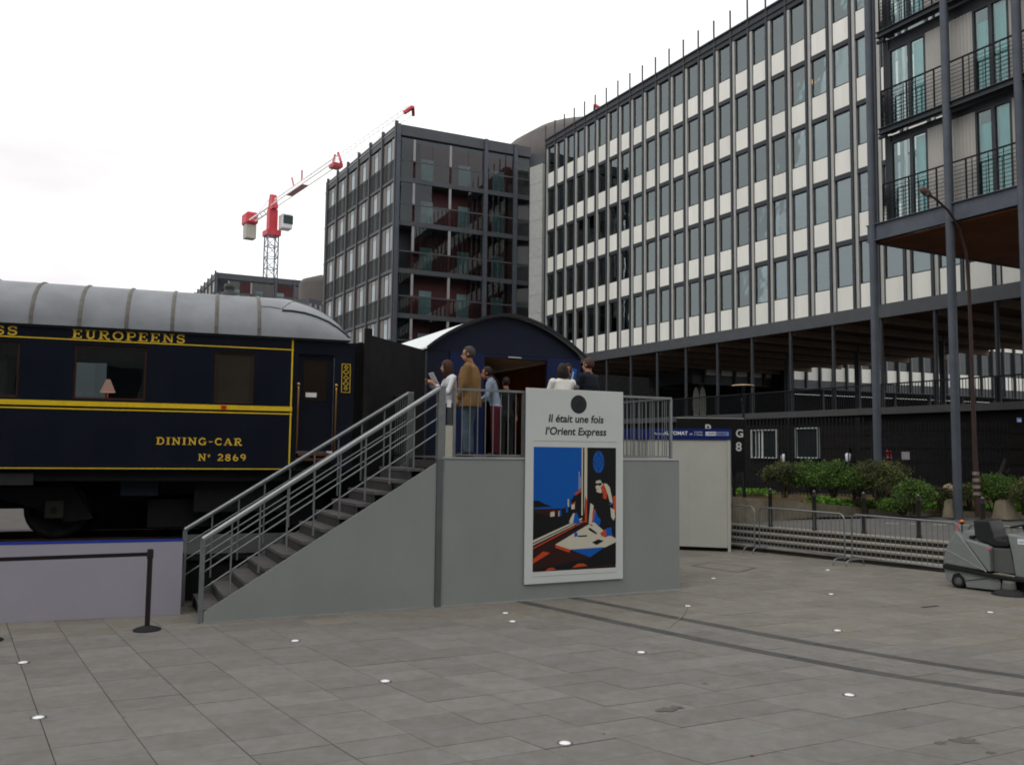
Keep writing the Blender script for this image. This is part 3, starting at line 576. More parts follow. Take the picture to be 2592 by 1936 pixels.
box('ceiling_lamp',mat('warm_lamp',(.9,.7,.4),.5,emit=((1,.5,.2),4.0)),pvn,2.8,2.6,4.3,3.5,2.75,4.34)
#@@PART3
# ================================================================== OFFICE SLAB ON STILTS (frame MF, x to the far left, +y towards the viewer)
MF=Fr((7.0,56.0),118.7)
m_wp=mat('white_spandrel',(.77,.76,.705),.5,var=.06,scale=1.2,rand=.05,stretch=(1.5,1.5,.25))
m_fin=mat('charcoal_steel',(.045,.049,.056),.5,metal=.2,var=.12,scale=2); m_alu=mat('pale_aluminium_strip',(.38,.38,.365),.45,metal=.15,var=.08)
m_gl=glass('office_glass',(.55,.59,.6),.14); m_in=mat('dim_office_interior',(.05,.05,.05),.8,var=.3,scale=.7); m_bl=mat('blue_reflection_sheet',(.34,.62,.72),.6,var=.1,rand=.2); m_blg=mat('grey_window_blind',(.24,.25,.25),.7,var=.1,rand=.6)
ms=thing('office_building','long office block with white spandrel panels and dark fins raised on thin columns','building',(7,56,0),MF.a)
X0,BAY,NB=9.47,1.332,31
ZT=[9.1,12.32,15.52,18.74,21.98,25.3]; ZR=25.92
pan_me={};win_me={};fr_me={}
for r in range(5):
    z0=ZT[r]+(.02 if r==0 else .115); h=1.1; zt=ZT[r+1]-.115
    pan_me[r]=MB().bbox(-BAY+.09,0,z0,-.3,.05,z0+h,b=.01).mesh('spandrel_panel',m_wp)
    win_me[r]=MB().box(-BAY+.11,-.05,z0+h+.06,-.32,-.035,zt-.02).mesh('window_pane',m_gl)
    f=MB(); x0,x1=-BAY+.08,-.28
    f.box(x0,-.07,z0+h+.005,x1,.03,z0+h+.055).box(x0,-.07,zt-.025,x1,.0,zt).box(x0,-.07,z0+h+.055,x0+.03,.0,zt-.025).box(x1-.035,-.07,z0+h+.055,x1,.0,zt-.025); fr_me[r]=f.mesh('window_frame',m_fin)
bl_me=MB().box(-BAY+.17,-.16,0,-.37,-.15,1).mesh('blind',m_bl); bl2_me=MB().box(-BAY+.17,-.16,0,-.37,-.15,1).mesh('blind',m_blg)  # the blue copy stands in for sky reflected in the panes
blue={(4,1),(4,2),(4,3),(4,4),(4,5),(3,9),(3,10),(3,15),(3,18),(3,19),(3,20),(3,21),(2,14)}  # panes given a blue sheet in place of a sky reflection
lamps=[(3,18),(3,12),(1,8),(0,11),(0,3),(1,3)]
lamp_me=MB().lathe([(.0001,-.05),(.28,-.05),(.32,0),(.06,.06),(.06,.12)],12).mesh('ceiling_lamp',mat('warm_office_lamp',(.9,.6,.3),.5,emit=((1,.5,.14),14.0)))
fin_me=MB().box(-.07,.0,8.5,.07,.14,25.9).mesh('fin',m_fin); strip_me=MB().box(-.25,-.03,9.1,-.09,.09,25.15).mesh('mullion_strip',m_alu); rod_me=MB().box(-.035,.1,25.9,.035,.17,27.0).mesh('roof_rod',m_fin)
for k in range(NB+1):
    x=X0-BAY*k
    for nm,me in (('fin',fin_me),('mullion_strip',strip_me),('roof_rod',rod_me)):
        o=link(nm,me,ms); o.location=(x,0,0)
    if k==NB: break
    for r in range(5):
        o=link('spandrel_panel',pan_me[r],ms); o.location=(x,0,0)
        wf=link('window_frame',fr_me[r],ms); wf.location=(x,0,0)
        o=link('window_pane',win_me[r],wf)
        zb=ZT[r]+1.25; zt=ZT[r+1]-.18; rr=rnd.random()
        if (r,k) in blue or rr<.42:
            bb=link('blind',bl_me if (r,k) in blue else bl2_me,wf); f_=1 if (r,k) in blue else rnd.choice((.25,.4,.6,1))
            bb.location=(0,0,zt-(zt-zb)*f_); bb.scale=(1,1,(zt-zb)*f_)
        if (r,k) in lamps:
            o=link('ceiling_lamp',lamp_me,wf); o.location=(-.62,-.9,zt-.4)
for r in range(5):
    z=ZT[r+1]
    if r<4: box('floor_beam',m_fin,ms,X0-BAY*NB,-.1,z-.11,X0,.07,z+.11)
    box('floor_slab',m_in,ms,X0-BAY*NB,-12,z-.12,X0,-.12,z+.1)
box('parapet',m_fin,ms,X0-BAY*NB,-.3,25.19,X0+.1,.1,25.9); box('parapet_ledge',m_fin,ms,X0-BAY*NB,.101,25.45,X0+.1,.17,25.52); box('parapet_ledge',m_fin,ms,X0-BAY*NB,.101,25.84,X0+.1,.19,25.93)
box('roof',mat('grey_roof_felt',(.1,.1,.1),.9),ms,X0-BAY*NB,-13,25.6,X0,-.31,25.8)
box('interior_wall',m_in,ms,X0-BAY*NB,-3.6,9.0,X0,-3.5,24.4); box('end_wall',mat('pale_end_wall',(.5,.5,.48),.6),ms,X0-.02,-13,8.6,X0+.02,-.12,24.44)
box('fascia',mat('grey_fascia',(.075,.08,.088),.5,metal=.2),ms,X0-BAY*NB,-.06,8.5,X0+.1,.16,9.1)
m_soff=mat('brown_soffit',(.09,.035,.02),.7,var=.3,scale=.8); m_rib=mat('pale_brown_rib',(.2,.14,.1),.7)
box('soffit',m_soff,ms,X0-BAY*NB,-16,8.62,X0,-.1,8.8); box('first_floor',m_in,ms,X0-BAY*NB,-12,8.9,X0,-.12,9.1)
for k in range(0,NB,2):
    x=X0-BAY*k; MB().box(x-.12,-16,8.32,x+.12,-.12,8.62).build('soffit_rib',m_rib,ms)
    if k>=4: MB().tube([(x,.02,4.5),(x,.02,8.5)],.085,10).build('column',m_fin,ms)
    if k>=10 and k%4==0: MB().tube([(x,-8,4.5),(x,-8,8.62)],.14,10).build('column',m_fin,ms)
# ---- podium
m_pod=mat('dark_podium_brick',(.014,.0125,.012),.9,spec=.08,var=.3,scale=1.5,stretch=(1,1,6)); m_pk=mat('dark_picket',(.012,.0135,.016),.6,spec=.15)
pd_=thing('podium','dark podium wall with a slab edge and picket railing under the office block','podium',(7,56,0),MF.a)
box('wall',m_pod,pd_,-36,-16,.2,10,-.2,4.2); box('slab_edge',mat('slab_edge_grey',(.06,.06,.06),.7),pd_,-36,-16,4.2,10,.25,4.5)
b=MB()
for k in range(330): x=9.5-.135*k; b.box(x-.012,.1,4.55,x+.012,.12,5.5)
o=b.build('railing_pickets',m_pk,pd_,fix=False); o['kind']='stuff'
box('railing_top',m_pk,pd_,-35.2,.08,5.5,9.6,.15,5.56)
for k in range(18): x=9.5-2.664*k; box('railing_post',m_pk,pd_,x-.035,.07,4.5,x+.035,.15,5.5)
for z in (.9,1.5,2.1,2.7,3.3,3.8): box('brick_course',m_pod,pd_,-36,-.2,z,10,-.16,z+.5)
box('back_wall',m_blk,pd_,.3,-15.9,4.5,30,-15.7,13)
for (pa,pb,lb) in (((1900,1088),(1966,1160),0),((2012,1083),(2071,1160),1)):
    A=MF.hit(*pa,.0); B=MF.hit(*pb,.0); xa,xb=max(A.x,B.x),min(A.x,B.x)
    wv=MB(); t=.05; z1,z0=A.z,B.z
    wv.box(xb,-.15,z0,xb+t,0,z1).box(xa-t,-.15,z0,xa,0,z1).box(xb+t,-.15,z1-t,xa-t,0,z1).box(xb+t,-.15,z0,xa-t,0,z0+t); wo=wv.build('window_frame',mat('white_window_frame',(.4,.42,.42),.5),pd_)
    box('pane',mat('dark_pane',(.012,.017,.017),.15,coat=.4),wo,xb+t,-.145,z0+t,xa-t,-.12,z1-t)
    if lb==0:
        for q in (.28,.48,.66): x=xa-(xa-xb)*q*.62; box('slat',MATS['white_window_frame'],wo,x-.06,-.115,z0+t,x+.06,-.09,z1-t)
# tall oval panels and back building under the block
for i,(px,pw) in enumerate(((1762,5),(1779,5))):
    p=atY(px,1006,58); q=MB(); n=20
    q.add([(.22*math.cos(2*math.pi*k/n)*(1 if 1 else 1),yy,1.15+1.15*math.sin(2*math.pi*k/n)) for yy in (-.02,.02) for k in range(n)],[tuple(range(n)),tuple(range(n,2*n))]+[(k,(k+1)%n,n+(k+1)%n,n+k) for k in range(n)])
    t=thing('oval_banner',('left' if i==0 else 'right')+' one of two tall pale oval panels under the office block','banner',(p.x,p.y,4.5),0,'pale oval panels'); q.build('panel',mat('pale_panel',(.4,.4,.37),.5),t); box('foot',m_blk,t,-.15,-.15,0,.15,.15,.06)
OB=Fr((20.5,66),22)
ob=thing('rear_office_building','far white panelled building seen through the columns under the office block','building',(20.5,66,0),OB.a)
for k in range(36):
    x=-7+1.332*k
    for nm,a in (('spandrel_panel',(x+.2,-.05,8.1,x+1.2,0,9.2)),('spandrel_panel',(x+.2,-.05,11.4,x+1.2,0,12.5))): box(nm,m_wp,ob,*a)
    box('window_pane',mat('dark_far_glass',(.03,.035,.04),.12,coat=.4),ob,x+.2,-.02,9.25,x+1.2,.0,11.3); box('mullion_strip',m_alu,ob,x+.04,-.14,8.1,x+.18,0,12.5); box('fin',m_fin,ob,x-.1,-.25,7.5,x+.03,0,12.6)
box('wall',m_in,ob,-8,.01,7.5,42,6,14); box('fascia',MATS['grey_fascia'],ob,-8,-.1,7.4,42,.0,8.05); box('lower_wall',m_blk,ob,-8,5,0,42,5.4,7.4)
for k in range(9): MB().tube([(-7+2.664*k*1.4,.3,0),(-7+2.664*k*1.4,.3,7.45)],.16,8).build('column',m_fin,ob)
# ================================================================== RIGHT APARTMENT BLOCK WITH BALCONIES (frame NF, x negative to the right, +y outward)
NF=Fr((11.98,28.5),117.5)
m_blst=mat('blue_grey_steel',(.082,.093,.113),.5,metal=.25,var=.15,scale=2); m_corr=mat('grey_corrugated_cladding',(.4,.385,.36),.5,metal=.1,var=.06,scale=1)
m_teal=mat('teal_curtain',(.26,.62,.62),.7,var=.2,scale=1.2,stretch=(6,6,.3)); m_ngl=glass('balcony_window_glass',(.85,.92,.92),.05)
nb=thing('balcony_apartments','grey apartment block with steel balconies and teal curtains on round columns','building',(11.98,28.5,0),NF.a)
WY=-.45; LR=-13.5
for k,x in enumerate((0,-2.82,-5.08,-7.9,-10.7,-13.4)): MB().tube([(x,0,.5),(x,0,23)],.128,16).build('column',m_blst,nb)
fz=[(9.48,10.05),(13.02,13.22),(16.34,16.54),(19.66,19.86)]
def ibeam(n,x0,x1,y,z0,z1,m):
    MB().box(x0,y-.02,z0,x1,y+.02,z1).box(x0,y-.1,z0,x1,y+.1,z0+.025).box(x0,y-.1,z1-.025,x1,y+.1,z1).build(n,m,nb)
ibeam('edge_beam',LR,.22,-.02,*fz[0],m_blst)
for z0,z1 in fz[1:]: ibeam('balcony_edge',LR,-.3,-.05,z0,z1,m_fin)
for z0,z1 in fz: box('balcony_floor',m_fin,nb,LR,WY,z1-.09,-.3,-.16,z1-.03)
for z0,z1 in fz[1:]: box('bracket',m_fin,nb,-.34,-.42,z0,-.02,-.34,z1-.1)
box('soffit',mat('orange_brown_soffit',(.17,.06,.025),.6,var=.25,scale=1,stretch=(1,1,1)),nb,LR,-9.2,9.42,-.02,-.12,9.475)
MB().box(-.16,-9.2,9.4,-.0,-.13,9.9).build('end_beam',m_blst,nb)
def corr(x0,x1,z0,z1,y):
    n=int((x1-x0)/.055); b=MB(); vs=[]
    for i in range(n+1):
        x=x0+(x1-x0)*i/n; yy=y+(.022 if i%2 else 0); vs+=[(x,yy,z0),(x,yy,z1)]
    b.add(vs,[(2*i,2*i+1,2*i+3,2*i+2) for i in range(n)]); return b.build('corrugated_panel',m_corr,nb,fix=False)
for fi in range(3):
    z0=fz[fi][1]; z1=fz[fi+1][0]+.02 if fi<2 else 19.66
    def wx(px,py): return NF.hit(2160+px*.3874,py*.3874,WY).x
    A=wx(250,1000)+.0; B=wx(385,1000); C=wx(490,950); D=wx(805,900); E_=wx(1045,880)
    pos=[(A,B,'dark'),(B,C,'teal'),(D,(D+E_)/2,'teal'),((D+E_)/2,E_,'teal')]; 
    pos+= [(q[0]-4.9,q[1]-4.9,q[2]) for q in pos]
    for j,(p,q,kd) in enumerate(pos):
        if q<LR: continue
        fb=MB(); t=.06; zb,zt=z0+.05,z0+2.75
        fb.box(q,WY-.05,zb,q+t,WY+.05,zt).box(p-t,WY-.05,zb,p,WY+.05,zt).box(q+t,WY-.05,zb,p-t,WY+.05,zb+t).box(q+t,WY-.05,zt-t,p-t,WY+.05,zt); wo=fb.build('window',m_fin,nb)
        box('pane',m_ngl,wo,q+t,WY-.01,zb+t,p-t,WY,zt-t)
        if kd=='teal':
            cb=MB(); n=10; ys=[WY-.12-.03*(i%2) for i in range(n+1)]; xs=[q+t+(p-q-2*t)*i/n for i in range(n+1)]
            cb.add([(x,y,z) for x,y in zip(xs,ys) for z in (zb+t,zt-t-(.0 if j!=2 else .35))],[(2*i,2*i+1,2*i+3,2*i+2) for i in range(n)]); cb.build('curtain',m_teal,wo,fix=False)
        else:
            cb=MB(); cb.box(q+.5,WY-.3,zb+.1,q+.55,WY-.28,zt-.6).box(q+.32,WY-.3,zb+.1,q+.4,WY-.28,zt-.5).box(q+.2,WY-.3,zb+.1,q+.26,WY-.28,zt-.6); cb.build('curtain',mat('pale_net_curtain',(.5,.52,.5),.8),wo)
    box('transom_wall',m_fin,nb,LR,WY-.06,z0+2.76,A,WY-.0,z1)
    corr(D,C,z0,z0+2.76,WY+.01); corr(A-4.9,E_,z0,z0+2.76,WY+.01); corr(D-4.9,C-4.9,z0,z0+2.76,WY+.01); corr(LR,E_-4.9,z0,z0+2.76,WY+.01)
    box('corner_jamb',m_fin,nb,A,WY-.3,z0,A+.22,WY+.04,z1)
    rz=z0+1.3; box('railing_top',m_pk,nb,LR,-.115,rz-.04,-.36,-.06,rz)
    for j in range(9): box('railing_wire',m_pk,nb,LR,-.095,z0+.12+.125*j,-.36,-.081,z0+.134+.125*j)
    for j in range(12):
        x=-.36-.62*2*j*.8
        if x>LR: box('railing_post',m_pk,nb,x-.018,-.11,z0,x+.018,-.065,rz-.045)
    for x in (-.6,-1.2,-1.66,D-.05,(D+E_)/2,E_+.1): box('railing_post',m_pk,nb,x-.012,-.13,z0,x+.012,-.117,rz-.05)
    sp=MB()
    for j in range(6): sp.tube([(-.36,-.1-.34*j/6,z0+.1),(-.36,-.1-.34*(j+.5)/6,rz-.1),(-.36,-.1-.34*(j+1)/6,z0+.1)],.008,4)
    sp.build('end_railing',m_pk,nb)
box('inner_wall',m_in,nb,LR,-9.2,9.5,-1.3,-2.2,23)
# ================================================================== APARTMENT BLOCKS IN THE MIDDLE DISTANCE
m_tan=mat('taupe_cladding',(.2,.18,.165),.6,var=.06,scale=.5,rand=.06); m_dk=mat('anthracite_frame',(.075,.08,.09),.5,metal=.2,var=.1,scale=1); m_lt=mat('light_steel_mullion',(.3,.3,.31),.5)
m_mar=mat('maroon_wall',(.12,.05,.052),.7,var=.12,scale=.6); m_lgl=glass('loggia_glass',(.7,.7,.7),.03,wav=.02,blend=.16); m_wgl=mat('pale_blue_pane',(.3,.38,.41),.12,coat=.2,var=.15,scale=.5); m_tg=mat('teal_pane',(.2,.36,.36),.1,coat=.4,var=.1)
m_rail2=mat('smoked_railing',(.035,.038,.04),.6,var=.1); m_rgl=screen('perforated_rail',(.06,.064,.066),.4)
def flats(name,label,corner,yR,lenR,yL,lenL,zf,zroof,colsR,mull):
    t=thing(name,label,'building',(corner[0],corner[1],0),0)
    FR,FL=Fr(corner,yR),Fr(corner,yL)
    def put(nm,me,F,parent=t,x=0,y=0,z=0):
        o=link(nm,me,parent)
        if parent is t: o.rotation_euler=(0,0,F.a); v=F.t*x+F.n*y; o.location=(v.x,v.y,z)
        else: o.location=(x,y,z)
        return o
    def bx(nm,m,F,*a,**k): return put(nm,MB().box(*a).mesh(nm,m),F,**k)
    zb=zf[-1]
    # core
    c=FR.w(lenR,0)-Vector((corner[0],corner[1],0)); d=FL.w(lenL,0)-Vector((corner[0],corner[1],0)); ins=1.4
    pts=[FR.t*ins*1.2+FL.t*ins,FR.t*lenR+FL.t*ins,FR.t*lenR+FL.t*lenL,FR.t*.15+FL.t*lenL,FR.t*.15+FL.t*(ins)]
    MB().add([(p.x,p.y,0) for p in pts]+[(p.x,p.y,zroof-.3) for p in pts],[tuple(range(5)),tuple(range(9,4,-1))]+[(i,(i+1)%5,5+(i+1)%5,5+i) for i in range(5)]).build('core',m_dk,t)
    bx('maroon_wall',m_mar,FR,ins*1.1,ins-.1,zb,lenR,ins-.02,zroof-.8)
    bx('roof_fascia',m_dk,FR,-.1,-.15,zroof-.8,lenR,.3,zroof); bx('roof_fascia',m_dk,FL,.0,-.3,zroof-.8,lenL,.12,zroof); bx('roof_trim',m_lt,FL,.1,.121,zroof-.35,lenL,.16,zroof-.28)
    for x in colsR: bx('column',m_blst,FR,x-.14,-.28,zb,x+.14,-.0,zroof)
    nP=int(lenL/2.95+.5); sp=lenL/nP
    for i in range(nP+1): bx('pilaster',m_dk,FL,sp*i-.09,.02,zb,sp*i+.09,.24,zroof+.25)
    for fi in range(len(zf)-1):
        z1,z0=zf[fi],zf[fi+1]
        bx('floor_edge',m_dk,FR,.1,-.12,z0-.2,lenR,1.3,z0+.15); bx('floor_edge',m_dk,FL,.1,-.2,z0-.12,lenL,.15,z0+.1)
        bx('rail_bar',m_dk,FR,.15,-.09,z0+1.4,lenR,-.02,z0+1.5)
        lo=[0.15]+mull+[lenR]
        for x in mull: bx('mullion',m_lt,FR,x-.09,-.1,z0+1.5,x+.09,.0,z1-.2)
        edges=sorted(set([.18]+mull+[c_ for c_ in colsR if .5<c_<lenR]+[lenR]))
        for j in range(len(edges)-1):
            a,b=edges[j]+.1,edges[j+1]-.1
            if b-a<.3: continue
            bx('railing_glass',m_lgl,FR,a,-.07,z0+.16,b,-.055,z0+1.39)
            n=max(1,int((b-a)/1.35)); 
            for q in range(n):
                if rnd.random()<.75: bx('glass_pane',m_lgl,FR,a+(b-a)*q/n+.02,-.06+.03*(q%2),z0+1.51,a+(b-a)*(q+1)/n-.02,-.05+.03*(q%2),z1-.2)
        for xw in (2.3,5.4,8.3):
            if xw+1<lenR:
                f=bx('window',m_lt,FR,xw,ins-.17,z0+.25,xw+1.0,ins-.11,z0+2.2)
                for a in range(2):
                    for b_ in range(3): put('pane',MB().box(xw+.05+.46*a,ins-.19,z0+.31+.62*b_,xw+.48+.46*a,ins-.175,z0+.88+.62*b_).mesh('pane',m_tg),FR,parent=f)
        if rnd.random()<.6: bx('curtain',mat('dark_red_curtain',(.06,.008,.01),.8),FR,1.4,.3,z0+1.2,1.9,.36,z1-.25)
        for i in range(nP):
            x=sp*i
            if i: bx('cladding_panel',m_tan,FL,x+.22,.0,z0+.12,x+.95,.06,z1-.14)
            else: bx('cladding_panel',m_lt,FL,x+.5,.0,z0+.12,x+.95,.06,z1-.14)
            bx('cladding_panel',m_tan,FL,x+sp-.75,.0,z0+.12,x+sp-.12,.06,z1-.14)
            f=bx('window',m_dk,FL,x+1.0,-.02,z0+.11,x+sp-.8,.03,z1-.14); put('pane',MB().box(x+1.2,.031,z0+.15,x+sp-.88,.045,z1-.2).mesh('pane',m_wgl),FL,parent=f); put('blind_box',MB().box(x+1.3,.046,z1-.5,x+sp-.9,.06,z1-.2).mesh('blind_box',m_lt),FL,parent=f)
            bx('railing',m_rgl,FL,x+.1,.13,z0+.12,x+1.0,.15,z0+1.45); bx('railing',m_rgl,FL,x+1.01,.13,z0+.12,x+sp-.1,.15,z0+1.45); bx('rail_bar',m_dk,FL,x+.1,.12,z0+1.46,x+sp-.1,.17,z0+1.52)
    bx('end_post',m_dk,FL,lenL+1.15,-.2,zb,lenL+1.27,-.05,zroof+.3)
    for z in zf[:-1]: bx('end_tie',m_dk,FL,lenL,-.2,z-.1,lenL+1.2,.0,z+.1)
    return t
flats('apartment_block','dark framed apartment block with maroon loggias at the centre of the photo',(-8.69,63.0),25.5,11.0,119.6,16.3,[25.72,22.4,19.12,15.55,12.22,8.95,5.6,2.2],26.5,[0,7.1,9.65],[1.3,4.2])
flats('far_apartment_block','low looking far apartment block just above the carriage roof at left',(-40.1,116),26,12.4,118,22,[25.15,21.9,18.6,15.3,12,8.7],25.94,[0,7.9,10.45],[1.6,4.6])
# strip of pale wall and link between blocks
lw=thing('pale_stair_wall','narrow pale tiled wall strip between the two large buildings','wall',(0,0,0))
A=atY(1340,600,66.5); B=atY(1372,600,65.4)
for k in range(14):
    z0=4.2+1.45*k
    MB().add([(A.x,A.y,z0),(B.x,B.y,z0),(B.x+.2,B.y+.4,z0),(A.x+.2,A.y+.4,z0),(A.x,A.y,z0+1.43),(B.x,B.y,z0+1.43),(B.x+.2,B.y+.4,z0+1.43),(A.x+.2,A.y+.4,z0+1.43)],[(0,1,2,3),(4,5,6,7),(0,1,5,4),(1,2,6,5),(2,3,7,6),(3,0,4,7)]).build('wall_panel',mat('pale_tile_wall',(.42,.42,.4),.6,rand=.03),lw)
lk=thing('glazed_link','dark glazed stair link beside the central apartment block','building',(0,0,0))
A=atY(1304,700,67.6); B=atY(1375,700,66.9)
MB().box(A.x,A.y+.6,0,B.x+.6,A.y+6,26.2).build('link_wall',m_dk,lk)
for k in range(8): MB().box(A.x+.15,A.y+.52,25.2-3.3*(k+1)+.3,A.x+1.1,A.y+.59,25.2-3.3*k).build('glass_pane',mat('dark_link_glass',(.05,.055,.055),.1,coat=.4),lk)
# drums
m_drum=mat('brown_metal_drum',(.085,.075,.07),.6,var=.12,scale=.6)
p=atY(1490,500,92)
o=MB().lathe([(3,0),(3,20),(10.5,20.1),(10.5,31.5),(10.2,32.4),(8.9,34.6),(6.5,36.2),(3.4,36.9),(.001,37.1)],40,mx=Matrix.Translation((p.x,p.y,0))).build('drum_roof',m_drum); setp(o,'rounded brown drum roof rising behind the two large buildings','roof drum')
p=atY(812,750,104)
o=MB().lathe([(2.6,0),(2.6,22.0),(2.3,22.6),(.001,23.4)],24,mx=Matrix.Translation((p.x,p.y,0))).build('stair_drum',m_drum); setp(o,'small brown round tower left of the central apartment block','tower')
p=atY(786,800,98); lb=thing('link_block','narrow far facade with white strips left of the central apartment block','building',(p.x,p.y,0),R(60))
box('wall',m_dk,lb,-.3,0,0,7,3,19.4); 
for k in range(6): box('white_strip',m_lt,lb,-.25+.8*k,-.1,10,.05+.8*k,-.002,18.8); 
for z in (12.6,15.9): box('floor_edge',m_dk,lb,-.3,-.2,z,7,-.101,z+.3)
# ================================================================== TOWER CRANE
m_cw=mat('crane_white',(.85,.85,.85),.5,var=.05); m_cr=mat('crane_red',(.5,.05,.065),.45,var=.08); m_cg=mat('crane_mast_grey',(.22,.23,.3),.5)
def crane(label,base,ang,H,L,CJ):
    t=thing('tower_crane',label,'crane',base,ang,'tower cranes')
    h=1.0
    for sx in (-h,h):
        for sy in (-h,h): MB().bar((sx,sy,0),(sx,sy,H-5),.2).build('mast_leg',m_cg,t)
    br=MB(); z=0; k=0
    while z<H-5.5:
        for (a,b) in (((-h,-h),(h,-h)),((h,-h),(h,h)),((h,h),(-h,h)),((-h,h),(-h,-h))):
            br.bar((*a,z),(*b,z),.12); p,q=(a,b) if k%2 else (b,a); br.bar((*p,z),(*q,min(H-5,z+2.1)),.1)
        z+=2.1; k+=1
    br.build('mast_bracing',m_cg,t)
    MB().box(-1.5,-1.3,H-5.6,1.5,1.3,H-4.6).box(-.8,-.8,H-4.6,.8,.8,H-.6).build('slewing_unit',m_cr,t)
    cb=box('cab',mat('cab_white',(.6,.6,.6),.4),t,.6,1.0,H-4.4,2.8,3.0,H-1.6,bev=.15); box('cab_glass',mat('cab_dark_glass',(.03,.05,.05),.1),cb,1.5,1.2,H-3.5,2.86,3.03,H-1.9)
    MB().prism([(-1.4,H-.6),(1.8,H-.6),(.6,H+2.2),(-.4,H+2.4)],-.5,.5).build('apex_frame',m_cr,t)
    jb=MB(); n=int(L/1.6)
    for i in range(n):
        x0=1.0+(L-1)*i/n; x1=1.0+(L-1)*(i+1)/n
        c_=.13 if x1<L*.56 else .05  # outer chords thinned to imitate sky glare washing them out
        jb.bar((x0,-.6,H),(x1,-.6,H),c_).bar((x0,.6,H),(x1,.6,H),c_).bar((x0,0,H+1.2),(x1,0,H+1.2),c_)
        jb.bar((x0,-.6,H),((x0+x1)/2,0,H+1.2),.03).bar(((x0+x1)/2,0,H+1.2),(x1,-.6,H),.03).bar((x0,.6,H),((x0+x1)/2,0,H+1.2),.03).bar(((x0+x1)/2,0,H+1.2),(x1,.6,H),.03)
    jb.build('jib',m_cw,t)
    MB().box(L*.16,-.6,H-.05,L*.3,.6,H+.05).bar((L*.2,0,H+1.2),(L*.18,0,H+3),.25).bar((L*.27,0,H+1.2),(L*.27,0,H+3),.25).build('jib_platform',mat('crane_glare_red',(.55,.2,.22),.5),t)  # platform red paled to imitate sky glare
    MB().box(L*.525,-.8,H-.7,L*.56,.8,H-.1).bar((L*.51,0,H-.4),(L*.535,0,H+1.6),.3).bar((L*.58,0,H-.4),(L*.555,0,H+1.6),.3).build('trolley',m_cr,t)
    MB().bar((L-.6,-.7,H),(L+.6,0,H+.6),.4).bar((L-.6,.7,H),(L+.6,0,H+.6),.4).build('jib_tip',m_cr,t)
    cj=MB().bar((-1,-.6,H),(-CJ,-.6,H),.25).bar((-1,.6,H),(-CJ,.6,H),.25)
    for i in range(6): cj.bar((-1-(CJ-1)*i/6,-.6,H),(-1-(CJ-1)*(i+1)/6,.6,H),.12)
    cj.bar((-.4,0,H+2.3),(-CJ*.7,0,H+.3),.1); cj.build('counter_jib',m_cw,t)
    MB().bbox(-CJ-.6,-1.2,H-.6,-CJ+3,1.2,H+1.8,b=.3).build('winch_house',m_cr,t); MB().box(-CJ+.2,-1,H-3.4,-CJ+2.4,1,H-.65).build('counterweight',mat('concrete_weight',(.4,.38,.34),.8),t)
    return t
pv=atY(690,524,160.0); tip=atY(1040,276,113.5)
H_=pv.z+1.5; dx=Vector((tip.x-pv.x,tip.y-pv.y)); crane('red and white tower crane standing behind the far apartment block',(pv.x,pv.y,0),math.atan2(dx.y,dx.x),H_-1.5,dx.length,15)
p2=atY(1509,277,150); crane('second crane of which only a red tip shows above the office roof',(p2.x+28,p2.y+40,0),math.atan2(-40,-28),p2.z,math.hypot(28,40),12)
# ================================================================== UNSEEN BUILDINGS ADDED FOR SHADING AND REFLECTIONS, BEHIND AND LEFT OF THE CAMERA
m_grb=mat('grey_city_stone',(.14,.14,.135),.8,var=.1,scale=.4); m_dgl=mat('city_window_glass',(.03,.035,.04),.1)
for nm,lb,loc,rz,Lx,h in (('unseen_facing_building','long unseen building added behind the viewer for shading and reflections',(-55,-24,0),0,110,30),('unseen_terrace_building','low unseen terrace added beyond the train for window reflections',(-62,118,0),R(-92),90,13.5)):
    t=thing(nm,lb,'building',loc,rz); box('wall',m_grb,t,0,-10,0,Lx,0,h)
    wm=MB().box(0,0,0,2.2,.05,2.0).mesh('window',m_dgl); nx=int(Lx/4); nzz=int((h-2)/3.4)
    for i in range(nx):
        for j in range(nzz): o=link('window',wm,t); o.location=(1+4*i,.0,1.5+3.4*j)
    box('cornice',m_grb,t,-.2,.0,h-.6,Lx+.2,.4,h)
#@@PART4
# ================================================================== STEPS, ROAD, PLANTING
SF=Fr((5.56,22.16),-49.5)           # x runs right and nearer along the foot of the steps, +y up the steps
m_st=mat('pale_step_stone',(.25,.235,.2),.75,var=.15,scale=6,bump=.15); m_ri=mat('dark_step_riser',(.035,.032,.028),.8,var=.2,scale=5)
stp=bpy.data.objects.new('plaza_steps',None); col.objects.link(stp); stp.location=(5.56,22.16,0); stp.rotation_euler=(0,0,SF.a); setp(stp,'four low stone steps running behind the crowd barriers','steps',kind='structure')
RS=.135
for i in range(4):
    y0=.3*i
    for j in range(9):
        xa=-3+1.6*j; MB().bbox(xa+.004,y0,RS*(i+1)-.05,xa+1.596,y0+.34,RS*(i+1),b=.008).build('step_tread',m_st,stp)
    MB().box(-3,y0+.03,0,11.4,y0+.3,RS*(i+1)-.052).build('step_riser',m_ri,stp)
RZ=.54
m_asp=mat('grey_asphalt',(.115,.112,.105),.85,var=.15,scale=4,bump=.2,bscale=120)
rp=[SF.w(-3,1.24),SF.w(12,1.24),Vector((40,14,0)),Vector((40,26,0)),Vector((15.92,28.0,0)),Vector((11.0,28.9,0)),Vector((5.2,24.1,0))]
o=MB().add([(p.x,p.y,RZ-.3) for p in rp]+[(p.x,p.y,RZ-.02) for p in rp],[tuple(range(7)),tuple(range(13,6,-1))]+[(i,(i+1)%7,7+(i+1)%7,7+i) for i in range(7)]).build('road',m_asp); setp(o,'grey asphalt road behind the steps','road',kind='structure')
m_line=mat('worn_white_line',(.5,.5,.47),.8,var=.3,scale=12)
